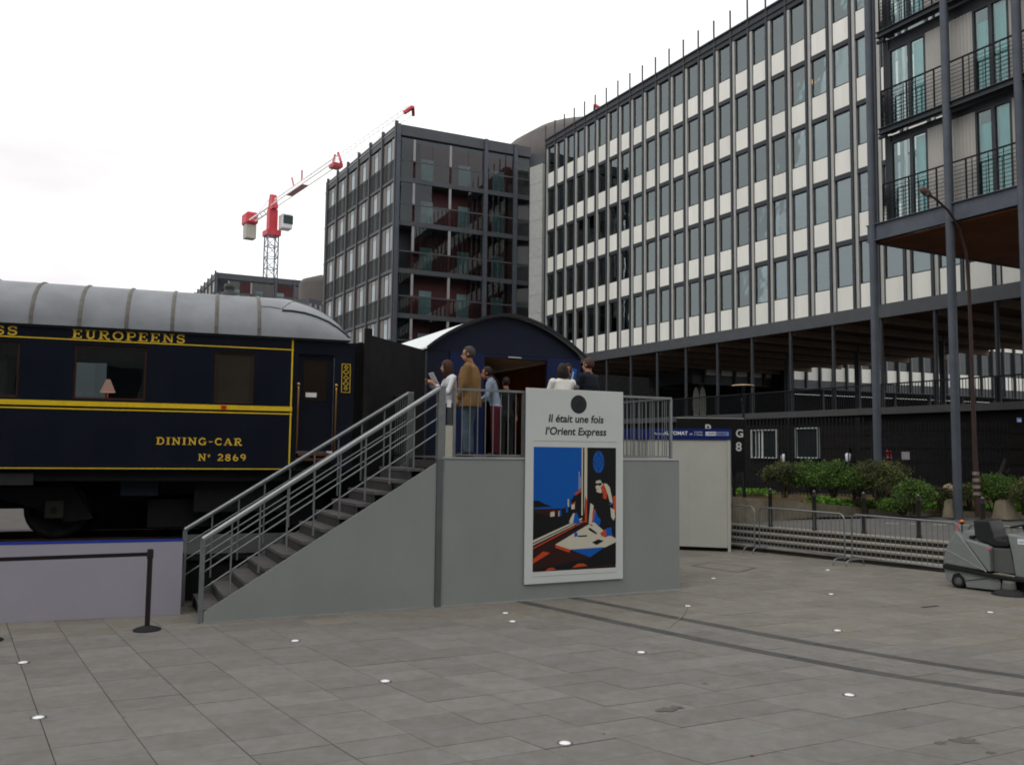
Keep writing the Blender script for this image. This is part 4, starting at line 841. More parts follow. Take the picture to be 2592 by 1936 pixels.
for k in range(7):
    A=onz(2240+60*k,1322+1.6*k,RZ); B=onz(2275+60*k,1323+1.6*k,RZ)
    d=(B-A); d.z=0; n=Vector((-d.y,d.x,0)).normalized()*.06
    MB().add([(A-n)[:2]+(RZ-.016,),(B-n)[:2]+(RZ-.016,),(B+n)[:2]+(RZ-.016,),(A+n)[:2]+(RZ-.016,)],[(0,1,2,3)]).build('lane_dash',m_line,o)
# bed, retaining wall and kerb
m_soil=mat('planting_soil',(.06,.045,.025),.95,var=.4,scale=3,c2=(.1,.065,.025))
bed=[(5.99,23.72,1.16),(11.5,28.2,.66),(15.92,27.2,.66),(26,25.4,.7),(27,31,.9),(15,31.5,.95),(8.2,34,.95),(6.0,33,.95)]
n=len(bed); o=MB().add([(x,y,z) for x,y,z in bed]+[(x,y,0) for x,y,z in bed],[(0,1,7),(1,6,7),(1,2,5),(1,5,6),(2,3,4),(2,4,5)]+[(i,(i+1)%n,n+(i+1)%n,n+i) for i in range(n)]).build('planting_bed',m_soil); setp(o,'raised planting bed behind the road','planting bed',kind='structure')
m_con=mat('weathered_concrete',(.21,.18,.13),.85,var=.25,scale=3,bump=.2,c2=(.15,.13,.09))
A,B=Vector((5.95,23.66)),Vector((11.42,28.12)); d=(B-A).normalized(); nrm=Vector((-d.y,d.x))
rw=thing('retaining_wall','low sloping concrete retaining wall left of the planting bed','wall',(A.x,A.y,0),math.atan2(d.y,d.x)); L=(B-A).length
for k in range(4):
    x0,x1=L*k/4,L*(k+1)/4; h=lambda x: 1.24+(.72-1.24)*x/L
    MB().prism([(x0+.004,.2),(x1-.004,.2),(x1-.004,h(x1)),(x0+.004,h(x0))],-.05,.15).build('wall_block',m_con,rw)
kb=thing('kerb','low pale kerb along the far edge of the road','kerb',(0,0,0))
K=[Vector((11.42,28.0)),Vector((13.6,27.45)),Vector((15.92,27.1)),Vector((20,26.3)),Vector((26,25.2))]
for i in range(len(K)-1):
    for j in range(3):   # kerb stones
        p=K[i]+(K[i+1]-K[i])*(j/3); q=K[i]+(K[i+1]-K[i])*((j+1)/3); MB().bar((p.x,p.y,RZ+.04),(q.x-.01,q.y,RZ+.04),.18,.2).build('kerb_stone',m_con,kb)
# ground cover
m_gc=mat('ground_cover_leaf',(.085,.2,.018),.6,var=.3,rand=.35,island=True,c2=(.09,.2,.02)); m_bush=mat('bush_leaf',(.085,.16,.03),.55,var=.25,rand=.45,island=True,c2=(.06,.095,.025)); m_bush2=mat('olive_bush_leaf',(.105,.125,.042),.6,var=.25,rand=.45,island=True,c2=(.05,.055,.022)); m_twig=mat('bare_twig',(.06,.045,.03),.8)
def leafq(b,p,s,rg):
    a=Vector((rg.gauss(0,1),rg.gauss(0,1),rg.gauss(0,1)+.4)).normalized(); u=a.orthogonal().normalized(); u.rotate(__import__('mathutils').Quaternion(a,rg.random()*6.28)); v=a.cross(u)
    b.add([p-u*s,p-v*s*.5+a*s*.15,p+u*s,p+v*s*.5+a*s*.15],[(0,1,2),(0,2,3)])
def inbed(x,y):
    return True
gc=MB(); rg=random.Random(3)
for _ in range(17000):
    t=rg.random(); x=9.6+t*13; yk=28.15-.215*(x-11.4) if x>11.4 else 26.75+(x-9.6)*.8; y=yk+.02+abs(rg.gauss(0,.8)); z=.66+max(0,(11.3-x))*.09+rg.random()*(.14+.16*max(0,math.sin(x*3.1+y)))
    if math.sin(x*2.3)+math.sin(y*3.1+x)*.8<-.9: continue
    leafq(gc,Vector((x,y,z)),rg.uniform(.035,.075),rg)
for _ in range(1800):
    x=6.5+rg.random()*3; y=33-.1*(x-6)-abs(rg.gauss(0,.8)); leafq(gc,Vector((x,y,.96+rg.random()*.15)),.06,rg)
o=gc.build('ground_cover',m_gc,fix=False); setp(o,'bright green ground cover plants along the kerb','ground cover',kind='stuff')
def bush(label,px,top,depth,wpx,zb,m,seed,dense=1.0,stemh=.35):
    p=atY(px,top,depth); H=p.z-zb; rx=wpx/2*depth/2200; rg=random.Random(seed)
    t=thing('bush',label,'bush',(p.x,p.y,zb),0,'clipped bushes in the planting bed')
    b=MB(); N_=int(12500*dense*min(1.6,max(.5,rx)))
    cl=[]
    for _ in range(44):
        a=rg.random()*6.28; e=rg.uniform(-.45,1); rr=rg.uniform(.5,.85); ce=math.cos(math.asin(max(-1,min(1,e)))); cl.append((Vector((math.cos(a)*ce*rx*rr,math.sin(a)*ce*rx*.8*rr,H*(.58)+e*H*.34*rr)),rg.uniform(.16,.26)*rx+.06))
    for _ in range(N_):
        c,r_=cl[rg.randrange(len(cl))]; q=Vector((rg.gauss(0,1),rg.gauss(0,1),rg.gauss(0,1))).normalized()*r_*(rg.uniform(.55,1.05) if rg.random()<.93 else rg.uniform(1.05,1.5))+c
        if q.z<H*(.1+.22*stemh) or q.z>H*1.03: continue
        leafq(b,q,rg.choice((rg.uniform(.014,.028),rg.uniform(.02,.045))),rg)
    b.build('foliage',m,t,fix=False)
    sb=MB()
    for _ in range(11):
        a=rg.random()*6.28; e=Vector((math.cos(a)*rx*.6*rg.random(),math.sin(a)*rx*.5*rg.random(),H*rg.uniform(.5,.85))); s0=Vector((rg.uniform(-.1,.1),rg.uniform(-.1,.1),0)); sb.tube([s0,s0+(e-s0)*.5+Vector((rg.uniform(-.05,.05),0,.04)),e],[.022,.014,.005],5)
    sb.build('stems',m_twig,t)
bush('leftmost clipped bush, in front of the picket fence',1985,1166,29,120,.95,m_bush2,1)
bush('second bush from the left in the clipped row',2052,1164,28.5,120,.92,m_bush,2)
bush('third bush from the left, with a leggy base',2110,1162,28,130,.9,m_bush,3)
bush('fourth bush from the left in the clipped row',2163,1175,27.8,110,.85,m_bush,4)
bush('largest olive green bush at the right end of the clipped row',2225,1162,27.4,165,.8,m_bush2,5,1.1)
bush('small round bright bush near the kerb right of the clipped row',2312,1208,25.5,100,.66,m_bush,6)
bush('loose wispy shrub left of the wide concrete column foot',2375,1228,27.0,75,.7,m_bush2,7,.5)
bush('round dark green bush right of the brown lamp post',2520,1196,26.3,115,.7,m_bush,8)
bush('bush cut by the right edge of the photo',2595,1206,25.6,105,.7,m_bush2,9)
bush('low loose shrub hugging the lamp post foot',2450,1220,27.5,70,.7,m_bush2,10,.5)
bush('low spreading bush behind the kerb bollard',2285,1262,26.6,130,.6,m_bush,11,.7)
# concrete blocks and round stones
def block(label,px,top,depth,w1,w2,h):
    p=atY(px,top,depth); zb=p.z-h; t=thing('concrete_block',label,'concrete block',(p.x,p.y,zb),R(20),'concrete blocks in the planting bed')
    b=MB(); a,c=w1/2,w2/2; b.add([(-c,-c,0),(c,-c,0),(c,c,0),(-c,c,0),(-a,-a,h),(a,-a,h),(a,a,h),(-a,a,h)],[(0,1,2,3),(4,5,6,7),(0,1,5,4),(1,2,6,5),(2,3,7,6),(3,0,4,7)]); b.build('block',m_con,t); MB().bbox(-a+.03,-a+.03,h,a-.03,a-.03,h+.03,b=.01).build('cap',m_con,t)
block('tapered concrete block beside the small round bush',2408,1266,26.2,.24,.36,.5); block('wide tapered concrete block near the right edge',2543,1268,25.8,.34,.5,.52)
for i,(px,py,d,lb) in enumerate(((2260,1240,27.5,'pale rounded boulder behind the clipped bush row'),(2408,1242,27.4,'pale rounded boulder with dark strap before the column'))):
    p=atY(px,py,d); b=MB(); b.lathe([(.0001,-.3),(.2,-.28),(.27,-.1),(.27,.05),(.2,.17),(.09,.22),(.0001,.23)],14); o=b.build('boulder',mat('pale_boulder',(.28,.22,.15),.85,var=.2,scale=8),loc=(p.x,p.y,p.z)); setp(o,lb,'boulder','boulders in the planting bed')
    if i: MB().tube([(-.28,0,-.2),(-.24,-.1,.05),(-.05,-.15,.22),(.2,-.1,.2)],.02,6).build('strap',m_blk,o)
# ---- bollards
m_bol=mat('brown_black_bollard',(.025,.022,.02),.45,var=.15)
bol_me=MB().lathe([(.062,0),(.062,.06),(.052,.08),(.05,.82),(.058,.83),(.058,.86),(.045,.88),(.05,.92),(.04,.96),(.0001,.985)],14).mesh('bollard',m_bol)
cap_me=MB().lathe([(.03,.962),(.022,.985),(.0001,.992)],10).mesh('bollard_cap',mat('worn_metal_cap',(.2,.19,.18),.4,metal=.6))
for px,py,lb in ((1950.6,1332.8,'dark bollard farthest left on the top step, behind the barriers'),(2062,1342,'second dark bollard from the left on the top step'),(2187.6,1350,'third dark bollard from the left on the top step'),(2327,1360,'fourth dark bollard, in front of the small round bush'),(2490,1372,'dark bollard standing behind the seat of the sweeper')):
    p=onz(px,py,RZ); t=thing('bollard',lb,'bollard',(p.x,p.y,RZ-.01),0,'bollards along the top step'); link('post',bol_me,t); link('cap',cap_me,t)
# ---- crowd barriers
m_gal=mat('galvanised_tube',(.22,.232,.245),.42,metal=.6,var=.15,scale=9)
J=[Vector((6.02,21.43)),Vector((7.40,19.20))]; dj=J[1]-J[0]; ang=math.atan2(dj.y,dj.x); Lb=2.52
def barrier():
    t=thing('crowd_barrier','x','barrier',(0,0,0),0,'galvanised crowd barriers along the steps')
    MB().tube([(.03,0,.12),(.03,0,.98),(.06,0,1.06),(.14,0,1.1),(Lb-.14,0,1.1),(Lb-.06,0,1.06),(Lb-.03,0,.98),(Lb-.03,0,.12)],.019,10).build('frame',m_gal,t)
    MB().tube([(.03,0,.2),(Lb-.03,0,.2)],.016,8).build('bottom_rail',m_gal,t)
    bm_=MB().tube([(0,0,.2),(0,0,1.1)],.0075,6).mesh('bar',m_gal)
    for k in range(20): o=link('bar',bm_,t); o.location=(.03+(Lb-.06)*(k+1)/21,0,0)
    for x in (.1,Lb-.1): MB().tube([(x,-.3,.0),(x,-.3,.05),(x,-.26,.11),(x,-.18,.14),(x,.18,.14),(x,.26,.11),(x,.3,.05),(x,.3,0)],.014,8).build('foot',m_gal,t)
    for x in (.03,Lb-.03): MB().tube([(x-.03,0,.75),(x-.03,.035,.75),(x+.03,.035,.75),(x+.03,0,.75)],.007,6).build('hook',m_gal,t)
    return t
b0=barrier(); blab=['crowd barrier cut off by the white booth on its left','crowd barrier just right of the white booth','crowd barrier between the second and fourth bollards','crowd barrier behind the floor sweeper at right']
for i in range(4):
    p=J[0]+dj*(i-1)+dj.normalized()*.05
    if i==0: b0.location=(p.x,p.y,0); b0.rotation_euler=(0,0,ang); b0['label']=blab[0]
    else: dup(b0,(p.x,p.y,0),ang+R(.8*(i-2)),blab[i])
# ---- white booth(s)
m_bth=mat('off_white_booth',(.43,.43,.39),.55,var=.06,scale=1.5); m_bband=mat('blue_sign_band',(.008,.018,.12),.45,var=.05); m_wt=mat('white_sign_ink',(.7,.72,.75),.6)
def booth(label,loc,deg,wd,main):
    t=thing('white_booth',label,'booth',loc,R(deg),'white booths behind the platform')
    for k in range(2): box('front_panel',m_bth,t,-wd+wd/2*k+.002,0,.12,-wd/2+wd/2*k-.07*(k==1),.03,2.73)
    box('side_panel',m_bth,t,-.03,.032,.12,0,1.7,2.73); box('side_panel',m_bth,t,-wd,.032,.12,-wd+.03,1.7,2.73)
    box('corner_post',m_bth,t,-.065,-.012,.0,.004,.0315,2.74); box('skirting',m_bth,t,-wd,-.006,.1,-.07,-.0005,.19); box('roof',m_bth,t,-wd,.03,2.95,0,1.7,3.0)
    box('sign_band',m_bband,t,-wd-.02,-.03,2.735,.02,-.0125,3.005); box('sign_band',m_bband,t,.005,-.0124,2.735,.02,1.7,3.005); box('underframe',m_blk,t,-wd+.05,.06,.02,-.08,1.6,.11)
    for x in (-wd+.1,-.15): box('foot',m_blk,t,x-.05,.2,0,x+.05,.3,.1)
    if main:
        text('lettering','AUTOMAT',.125,m_wt,t,face(-1.62,-.031,2.845),bold=.004,ext=.0008,space=1.0); text('lettering','de',.08,m_wt,t,face(-.98,-.031,2.845),shear=.3,ext=.0008); text('lettering','Londres',.062,m_wt,t,face(-.86,-.031,2.9),shear=.2,ext=.0008); text('lettering','à Venise',.062,m_wt,t,face(-.86,-.031,2.835),shear=.2,ext=.0008); text('lettering','Photo',.085,m_wt,t,face(-1.86,-.031,2.845),ext=.0008)
        MB().bbox(-.58,-.034,2.83,-.33,-.0305,2.925,b=.0015).build('sign_plate',m_wt,t); MB().bbox(-.325,-.034,2.83,.0-.02,-.0305,2.925,b=.0015).build('sign_plate',mat('pale_blue_plate',(.2,.25,.4),.5),t); text('lettering','L’EXPO',.07,m_bband,t,face(-.56,-.0345,2.853),ext=.0004,bold=.002); text('lettering','ORIENT',.07,m_bband,t,face(-.31,-.0345,2.853),ext=.0004,bold=.002)
    return t
booth('white panelled booth with a blue lettered band right of the platform',(5.38,21.45,0),-15,2.0,True)
booth('second white booth seen through the platform railing',(3.92,22.6,0),8,1.6,False)
# ---- black sign board with P G 8
gb=thing('black_sign_board','tall black sign board with white letters behind the white booth','sign',(4.55,24.0,0),0)
box('board',mat('black_sign_face',(.008,.008,.009),.4),gb,.0,0,1.9,1.87,.05,3.35); box('trim',m_alu,gb,0,-.004,3.352,1.87,.054,3.37)
for x in (.2,1.6): box('post',m_blk,gb,x-.04,.055,0,x+.04,.13,3.3)
for ch,x,z,s_ in (('P',.78,2.95,.34),('G',1.63,2.85,.3),('8',1.63,2.47,.34)): text('letter',ch,s_,mat('sign_letter_grey',(.5,.5,.48),.6),gb,face(x,-.003,z),bold=.006,ext=.001)
# ---- picket fence and gate
def fence(name,label,cat,A,B,z0,z1,sp,extra=False):
    d=B-A; L=d.length; t=thing(name,label,cat,(A.x,A.y,z0),math.atan2(d.y,d.x)); h=z1-z0; b=MB(); n=int(L/sp)
    for k in range(n): x=sp*(k+.5); b.box(x-.018,-.018,.05,x+.018,.018,h-.06).add([(x-.018,-.018,h-.06),(x+.018,-.018,h-.06),(x+.018,.018,h-.06),(x-.018,.018,h-.06),(x,0,h+.04)],[(0,1,4),(1,2,4),(2,3,4),(3,0,4)])
    o=b.build('pickets',m_pk,t,fix=False); o['kind']='stuff'
    for z in (.25,h-.35): box('rail',m_pk,t,0,.02,z,L,.06,z+.06)
    for k in range(int(L/2.4)+1): box('post',m_pk,t,2.4*k-.05,.0,-.1,2.4*k+.05,.1,h)
    if extra: 
        for k in range(5): box('cross_bar',m_pk,t,.1,-.03,h*.5+.22*k,L-.1,-.02,h*.5+.22*k+.07)
    return t
fence('picket_fence','tall dark picket fence behind the clipped bushes','fence',Vector((8.2,33.6)),Vector((12.9,31.4)),.85,3.75,.13)
fence('barred_gate','dark barred gate between the two thick columns','gate',Vector((13.0,31.3)),Vector((17.4,30.2)),.85,3.6,.12,True)
for px,py,w_,h_,lb,mm in ((2292,1153,.26,.27,'small pale notice board on the dark gate',mat('pale_notice',(.35,.32,.34),.6)),):
    p=atY(px,py,30.4); t=thing('notice_board',lb,'notice',(p.x,p.y,.9),R(-10)); box('sheet',mm,t,-w_/2,-.02,p.z-.9-h_/2,w_/2,0,p.z-.9+h_/2); box('stake',m_blk,t,-.02,.0,0,.02,.03,p.z-.9-h_/2)
for i,(px,py,lb) in enumerate(((2246,1156,'left red fire extinguisher by the dark gate'),(2254,1158,'right red fire extinguisher by the dark gate'))):
    p=atY(px,py,31.8); o=MB().lathe([(.055,-.28),(.06,-.26),(.06,.14),(.04,.22),(.015,.24),(.015,.29),(.0001,.3)],12).build('fire_extinguisher',m_cr,loc=(p.x,p.y,p.z)); setp(o,lb,'fire extinguisher','red fire extinguishers'); box('valve',m_blk,o,-.03,-.02,.285,.06,.02,.32); box('label_band',m_wt,o,-.05,-.064,-.1,.05,-.0605,.0)
for i,(px,py,lb) in enumerate(((1983,1155,'left small white wall light on the podium wall'),(2147,1153,'right small white wall light on the podium wall'))):
    L_=MF.hit(px,py,.0); v=MF.w(L_.x,.0,L_.z); t=thing('wall_light',lb,'wall light',v,MF.a,'wall lights'); MB().lathe([(.05,-.3),(.12,-.25),(.13,.05),(.08,.12)],12).build('globe',m_wt,t); box('bracket',m_blk,t,-.05,-.16,.1,.05,.02,.3)
# ---- lamps
p=atY(1883,1200,30); dl=thing('disc_lamp','slim lamp post with a flat disc reflector beyond the booth','street lamp',(p.x,p.y,.8))
zt=atY(1883,977,30).z-.8
MB().tube([(0,0,0),(0,0,zt*.62),(0,0,zt-.55)],[.06,.05,.04],10).build('pole',m_pk,dl); MB().lathe([(.05,zt-.6),(.09,zt-.5),(.05,zt-.42)],12).build('lamp_head',m_pk,dl)
for a in (0,2.1,4.2): MB().tube([(.05*math.cos(a),.05*math.sin(a),zt-.5),(.3*math.cos(a),.3*math.sin(a),zt)],.012,5).build('stay',m_pk,dl)
MB().lathe([(.39,zt),(.37,zt+.03),(.0001,zt+.07),(.0001,zt+.04),(.36,zt)],24).build('reflector',mat('tan_reflector',(.42,.3,.17),.5),dl)
m_lampb=mat('rust_brown_lamp_paint',(.055,.034,.03),.5,var=.15)
D_=26.0; pb_=atY(2476,1290,D_); pt_=atY(2440,640,D_); ph=atY(2338,484,D_-.8)
sl_=thing('street_lamp','tall rust brown street lamp with a curved arm leaning left','street lamp',(pb_.x,pb_.y,.62))
def rel(v): return v-Vector((pb_.x,pb_.y,.62))
path=[Vector((0,0,0)),Vector((-.04,0,1.4)),rel(atY(2466,1100,D_)),rel(atY(2459,900,D_)),rel(atY(2453,740,D_)),rel(atY(2446,640,D_)),rel(atY(2428,575,D_-.15)),rel(atY(2400,533,D_-.35)),rel(atY(2372,507,D_-.6)),rel(atY(2355,495,D_-.75))]
MB().tube(path,[.09,.08,.066,.056,.048,.043,.038,.035,.033,.033],12).build('pole',m_lampb,sl_)
hd=rel(ph); dirv=(path[-1]-path[-2]).normalized()
hm=Matrix.Translation(path[-1])@dirv.to_track_quat('Z','Y').to_matrix().to_4x4()
lh=MB().lathe([(.04,-.03),(.07,.0),(.11,.1),(.125,.25),(.1,.4),(.05,.47),(.0001,.48)],14,mx=hm@Matrix.Scale(.7,4,(1,0,0))).build('lamp_head',mat('lamp_head_bronze',(.14,.09,.075),.45),sl_)
MB().lathe([(.0001,-.07),(.07,-.05),(.095,0)],12,mx=Matrix.Translation(path[-1]+dirv*.22+Vector((0,0,-.05)))).build('lens',mat('lamp_lens',(.4,.38,.34),.3),lh)
for k in range(4): MB().lathe([(.108-.004*k,.62+.2*k),(.112-.004*k,.72+.2*k)],12,mi=0,mx=Matrix.Translation((-.02-.006*k,0,.0))).build('sticker_band',mat('faded_sticker',(.25,.2,.17),.7,var=.4,scale=15),sl_)
# blue plate on the right column
pc=NF.w(-5.08,0,0); L_=atY(2579,1063,pc.y-.2); t=thing('street_plate','small blue plate fixed on the rightmost thick column','plate',(L_.x,L_.y,L_.z),R(28)); box('plate',mat('blue_plate',(.1,.22,.42),.4),t,-.09,-.02,-.06,.09,0,.06); box('white_band',m_wt,t,-.07,-.0225,-.03,.07,-.0205,.0)
# ================================================================== FLOOR SWEEPER
m_sw=mat('grey_sweeper_body',(.2,.215,.21),.5,var=.1,scale=4,coat=.08,stain=.12); m_rub=mat('black_rubber',(.015,.015,.016),.7,var=.2); m_vin=mat('black_vinyl_seat',(.02,.021,.023),.45)
sp_=onz(2425,1488); sw_=thing('floor_sweeper','grey ride-on floor sweeper with black seat at the right edge','sweeper',(sp_.x,sp_.y,0),R(-51))
ZX=lambda zx:(zx-800)/880.0; ZZ=lambda zy:(1350-zy)/808.0
def prof(pts): return [(ZX(a),ZZ(b)) for a,b in pts]
def sprism(nm,m,pts,y0,y1,bev=.02):
    me=MB().prism(prof(pts),y0,y1); o=me.build(nm,m,sw_); md=o.modifiers.new('bevel','BEVEL'); md.width=bev; md.segments=2; md.limit_method='ANGLE'; return o
sprism('rear_hood',m_sw,[(585,1015),(590,930),(615,800),(700,660),(790,512),(905,620),(1250,1062),(900,1040)],-.02,.86,.03)
sprism('side_cowl',m_sw,[(910,625),(1230,690),(1300,725),(1302,1066),(1262,1062)],.0,.82,.02)
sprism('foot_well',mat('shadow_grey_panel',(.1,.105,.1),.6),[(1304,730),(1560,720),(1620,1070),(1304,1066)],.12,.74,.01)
sprism('bumper_band',m_rub,[(580,1020),(900,1045),(1300,1085),(2300,1130),(2300,1175),(1300,1140),(900,1095),(585,1080)],-.05,.9,.012)
sprism('lower_body',m_sw,[(588,1082),(900,1097),(1440,1150),(1450,1210),(1440,1315),(930,1325),(900,1200),(820,1130),(730,1160),(700,1280),(630,1262),(600,1180)],-.0,.84,.015)
sprism('chassis',m_rub,[(720,1140),(2250,1180),(2250,1290),(900,1310),(740,1290)],.1,.74,.01)
sprism('front_console',m_sw,[(1540,505),(1680,520),(1900,560),(2050,800),(2080,1112),(1640,1106),(1600,800)],.06,.8,.03)
sprism('deck_plate',mat('tread_plate',(.3,.28,.22),.5,metal=.4),[(1290,1090),(1400,1070),(1640,1090),(1640,1112),(1300,1098)],.02,.84,.004)
sprism('nose',m_sw,[(1900,1130),(2300,1135),(2310,1230),(1900,1220)],.0,.84,.02)
for y in (.03,.7):
    wmx=Matrix.Translation((0,y,.125))@Matrix.Rotation(R(-90),4,'X')
    w_=MB().lathe([(.075,-.03),(.11,-.03),(.125,-.01),(.125,.08),(.11,.1),(.075,.1)],26,mx=wmx,cap=False).build('wheel',m_rub,sw_); MB().lathe([(.0001,.0),(.03,-.022),(.045,-.005),(.074,-.025),(.074,.09),(.0001,.09)],20,mx=wmx).build('rim',mat('wheel_rim_grey',(.16,.16,.16),.4,metal=.5),w_)
fwm=Matrix.Translation((1.75,.42,.14))@Matrix.Rotation(R(-90),4,'X'); MB().lathe([(.0001,-.05),(.12,-.05),(.14,-.03),(.14,.05),(.12,.07),(.0001,.07)],22,mx=fwm).build('wheel',m_rub,sw_)
bmx=Matrix.Translation((ZX(1590),-.06,0))
br_=MB().lathe([(.26,.005),(.25,.02),(.2,.07),(.13,.1),(.13,.105),(.0001,.105)],24,mx=bmx).build('side_brush',mat('brush_bristle',(.03,.03,.03),.9,var=.4,scale=60),sw_); MB().lathe([(.11,.1),(.115,.14),(.1,.2),(.1,.24),(.0001,.24)],20,mx=bmx).build('brush_hub',mat('brush_hub_grey',(.12,.12,.115),.5),br_)
bst=MB()
for k in range(40): a=k/40*6.283; bst.tube([(ZX(1590)+.13*math.cos(a),-.06+.13*math.sin(a),.09),(ZX(1590)+.285*math.cos(a),-.06+.285*math.sin(a),.003)],.006,4)
bst.build('bristles',MATS['brush_bristle'],br_)
MB().bar((ZX(1590),.05,.3),(ZX(1590)+.1,-.03,.2),.06).build('brush_arm',m_rub,sw_)
se=sprism('seat',m_vin,[(1008,350),(1245,342),(1320,570),(1380,600),(1500,612),(1545,650),(1540,690),(1440,706),(1340,712),(1060,625),(1025,590)],.14,.72,.05)
MB().tube([(ZX(850),.1,ZZ(540)),(ZX(850),.1,ZZ(400))],.012,8).build('beacon_post',m_rub,sw_); MB().lathe([(.035,0),(.035,.012),(.03,.03),(.018,.04),(.0001,.043)],14,mx=Matrix.Translation((ZX(852),.1,ZZ(385)))).build('beacon',mat('orange_beacon',(.7,.16,.01),.35,coat=.4),sw_); MB().lathe([(.038,-.035),(.038,0)],12,mx=Matrix.Translation((ZX(852),.1,ZZ(385)))).build('beacon_base',m_rub,sw_)
MB().bar((ZX(800),.03,ZZ(505)),(ZX(825),.03,ZZ(400)),.03,.005).build('hazard_tape',mat('red_white_tape',(.6,.1,.12),.6,var=.6,scale=30),sw_)
box('red_button',m_cr,sw_,ZX(1298),-.03,ZZ(762),ZX(1335),.0,ZZ(730),bev=.005); box('key_knobs',m_rub,sw_,ZX(935),.15,ZZ(625),ZX(1010),.3,ZZ(580),bev=.01)
cx,cz=ZX(1680),ZZ(385); MB().tube([(cx+.24*math.cos(a)*.95,.42+.19*math.sin(a),cz+.075*math.cos(a)*.8) for a in [k*math.pi/14 for k in range(28)]],.017,8,closed=True).build('steering_wheel',m_vin,sw_)
MB().tube([(cx,.42,cz-.02),(cx+.02,.42,cz-.14),(cx+.06,.42,cz-.24)],[.05,.03,.03],10).build('steering_column',m_vin,sw_)
for a in (0,2.1,4.2): MB().bar((cx,.42,cz-.02),(cx+.22*math.cos(a),.42+.18*math.sin(a),cz+.06*math.cos(a)),.035,.012).build('spoke',m_vin,sw_)
box('label_plate',m_wt,sw_,ZX(1690),.054,ZZ(640),ZX(1900),.0595,ZZ(565)); text('lettering','ASPIRA',.05,mat('grey_ink',(.1,.12,.2),.5),sw_,face(ZX(1705),.0535,ZZ(622)),ext=.0004)
MB().bar((ZX(625),-.024,ZZ(795)),(ZX(1250),-.024,ZZ(1062)),.008,.012).build('hood_seam',mat('light_seam',(.36,.37,.36),.5),sw_); MB().bar((ZX(795),-.024,ZZ(515)),(ZX(1252),-.024,ZZ(1062)),.008,.012).build('hood_seam',MATS['light_seam'],sw_)
MB().bar((ZX(920),-.004,ZZ(1230)),(ZX(1250),-.004,ZZ(1160)),.006,.012).build('flap_seam',m_rub,sw_)
# ================================================================== SMALL THINGS ON THE PAVING
a_=onz(1692,1590); b_=onz(1742,1532); o=MB().tube([(a_.x,a_.y,.006),((a_.x+b_.x)/2+.06,(a_.y+b_.y)/2,.012),(b_.x,b_.y,.006)],.006,5).build('pale_twig',mat('dry_pale_twig',(.3,.26,.17),.9)); setp(o,'thin pale twig lying across the dark band below the platform corner','twig')
hq=[onz(1752,1432),onz(1868,1448),onz(1912,1437),onz(1800,1424)]; hc=sum(hq,Vector())/4; ht=thing('access_hatch','flush rusty framed hatch in the paving before the white booth','hatch',(hc.x,hc.y,0))
for i in range(4):
    p,q=hq[i]-hc,hq[(i+1)%4]-hc; MB().bar((p.x,p.y,.003),(q.x,q.y,.003),.03,.008).build('frame_bar',mat('rusty_frame',(.13,.085,.05),.8,var=.3,scale=20),ht)
MB().add([(p.x-hc.x,p.y-hc.y,.0035) for p in hq],[(0,1,2,3)]).build('cover',m_slab_f,ht)
rg=random.Random(11)
for (px,py,r_) in ((1688,1797,.09),(1712,1790,.06),(2440,1874,.11),(2378,1880,.05),(2508,1905,.04),(1785,1730,.03)):
    p=onz(px,py); n_=14; MB().add([(p.x+r_*rg.uniform(.5,1.1)*math.cos(2*math.pi*k/n_)*1.3,p.y+r_*rg.uniform(.5,1.1)*math.sin(2*math.pi*k/n_),.0048) for k in range(n_)],[tuple(range(n_))]).build('stain',mat('dark_paving_stain',(.105,.098,.09),.7,var=.3,scale=20),plaza,fix=False)
p=atY(2530,1165,28.6); stb=thing('bare_stump','dark bare leaning stump behind the round dark green bush','stump',(p.x-.1,p.y,.8))
MB().tube([(-.1,0,0),(0,0,.7),(.16,0,1.15),(.3,0,p.z-.75)],[.1,.08,.07,.05],8).build('trunk',mat('dark_bark',(.03,.026,.022),.9,var=.4,scale=12),stb); MB().tube([(.16,0,1.15),(.32,0,1.05),(.42,0,1.2)],[.05,.04,.03],7).build('branch',MATS['dark_bark'],stb)
# ================================================================== BELT STANCHIONS
def stanchion(label,p,ribbon=None):
    t=thing('belt_stanchion',label,'stanchion',(p.x,p.y,0),0,'belt stanchions by the train plinth')
    MB().lathe([(.175,0),(.175,.012),(.14,.03),(.07,.05),(.035,.062)],28).build('base',m_rub,t); MB().tube([(0,0,.055),(0,0,.95)],.033,14).build('post',mat('black_stanchion_post',(.018,.017,.016),.4,var=.1),t); MB().lathe([(.04,.93),(.04,1.04),(.034,1.05),(.0001,1.05)],16).build('belt_head',m_rub,t)
    return t
sA=onz(372,1594); sB=onz(-32,1622)
t=stanchion('black belt stanchion post standing before the lavender wall',sA); d=sB-sA; MB().bar((0,0,.985),(d.x,d.y,.985),.004,.05).build('belt',mat('black_webbing',(.014,.013,.012),.8),t)
stanchion('second black belt stanchion whose foot shows at the left edge',sB)
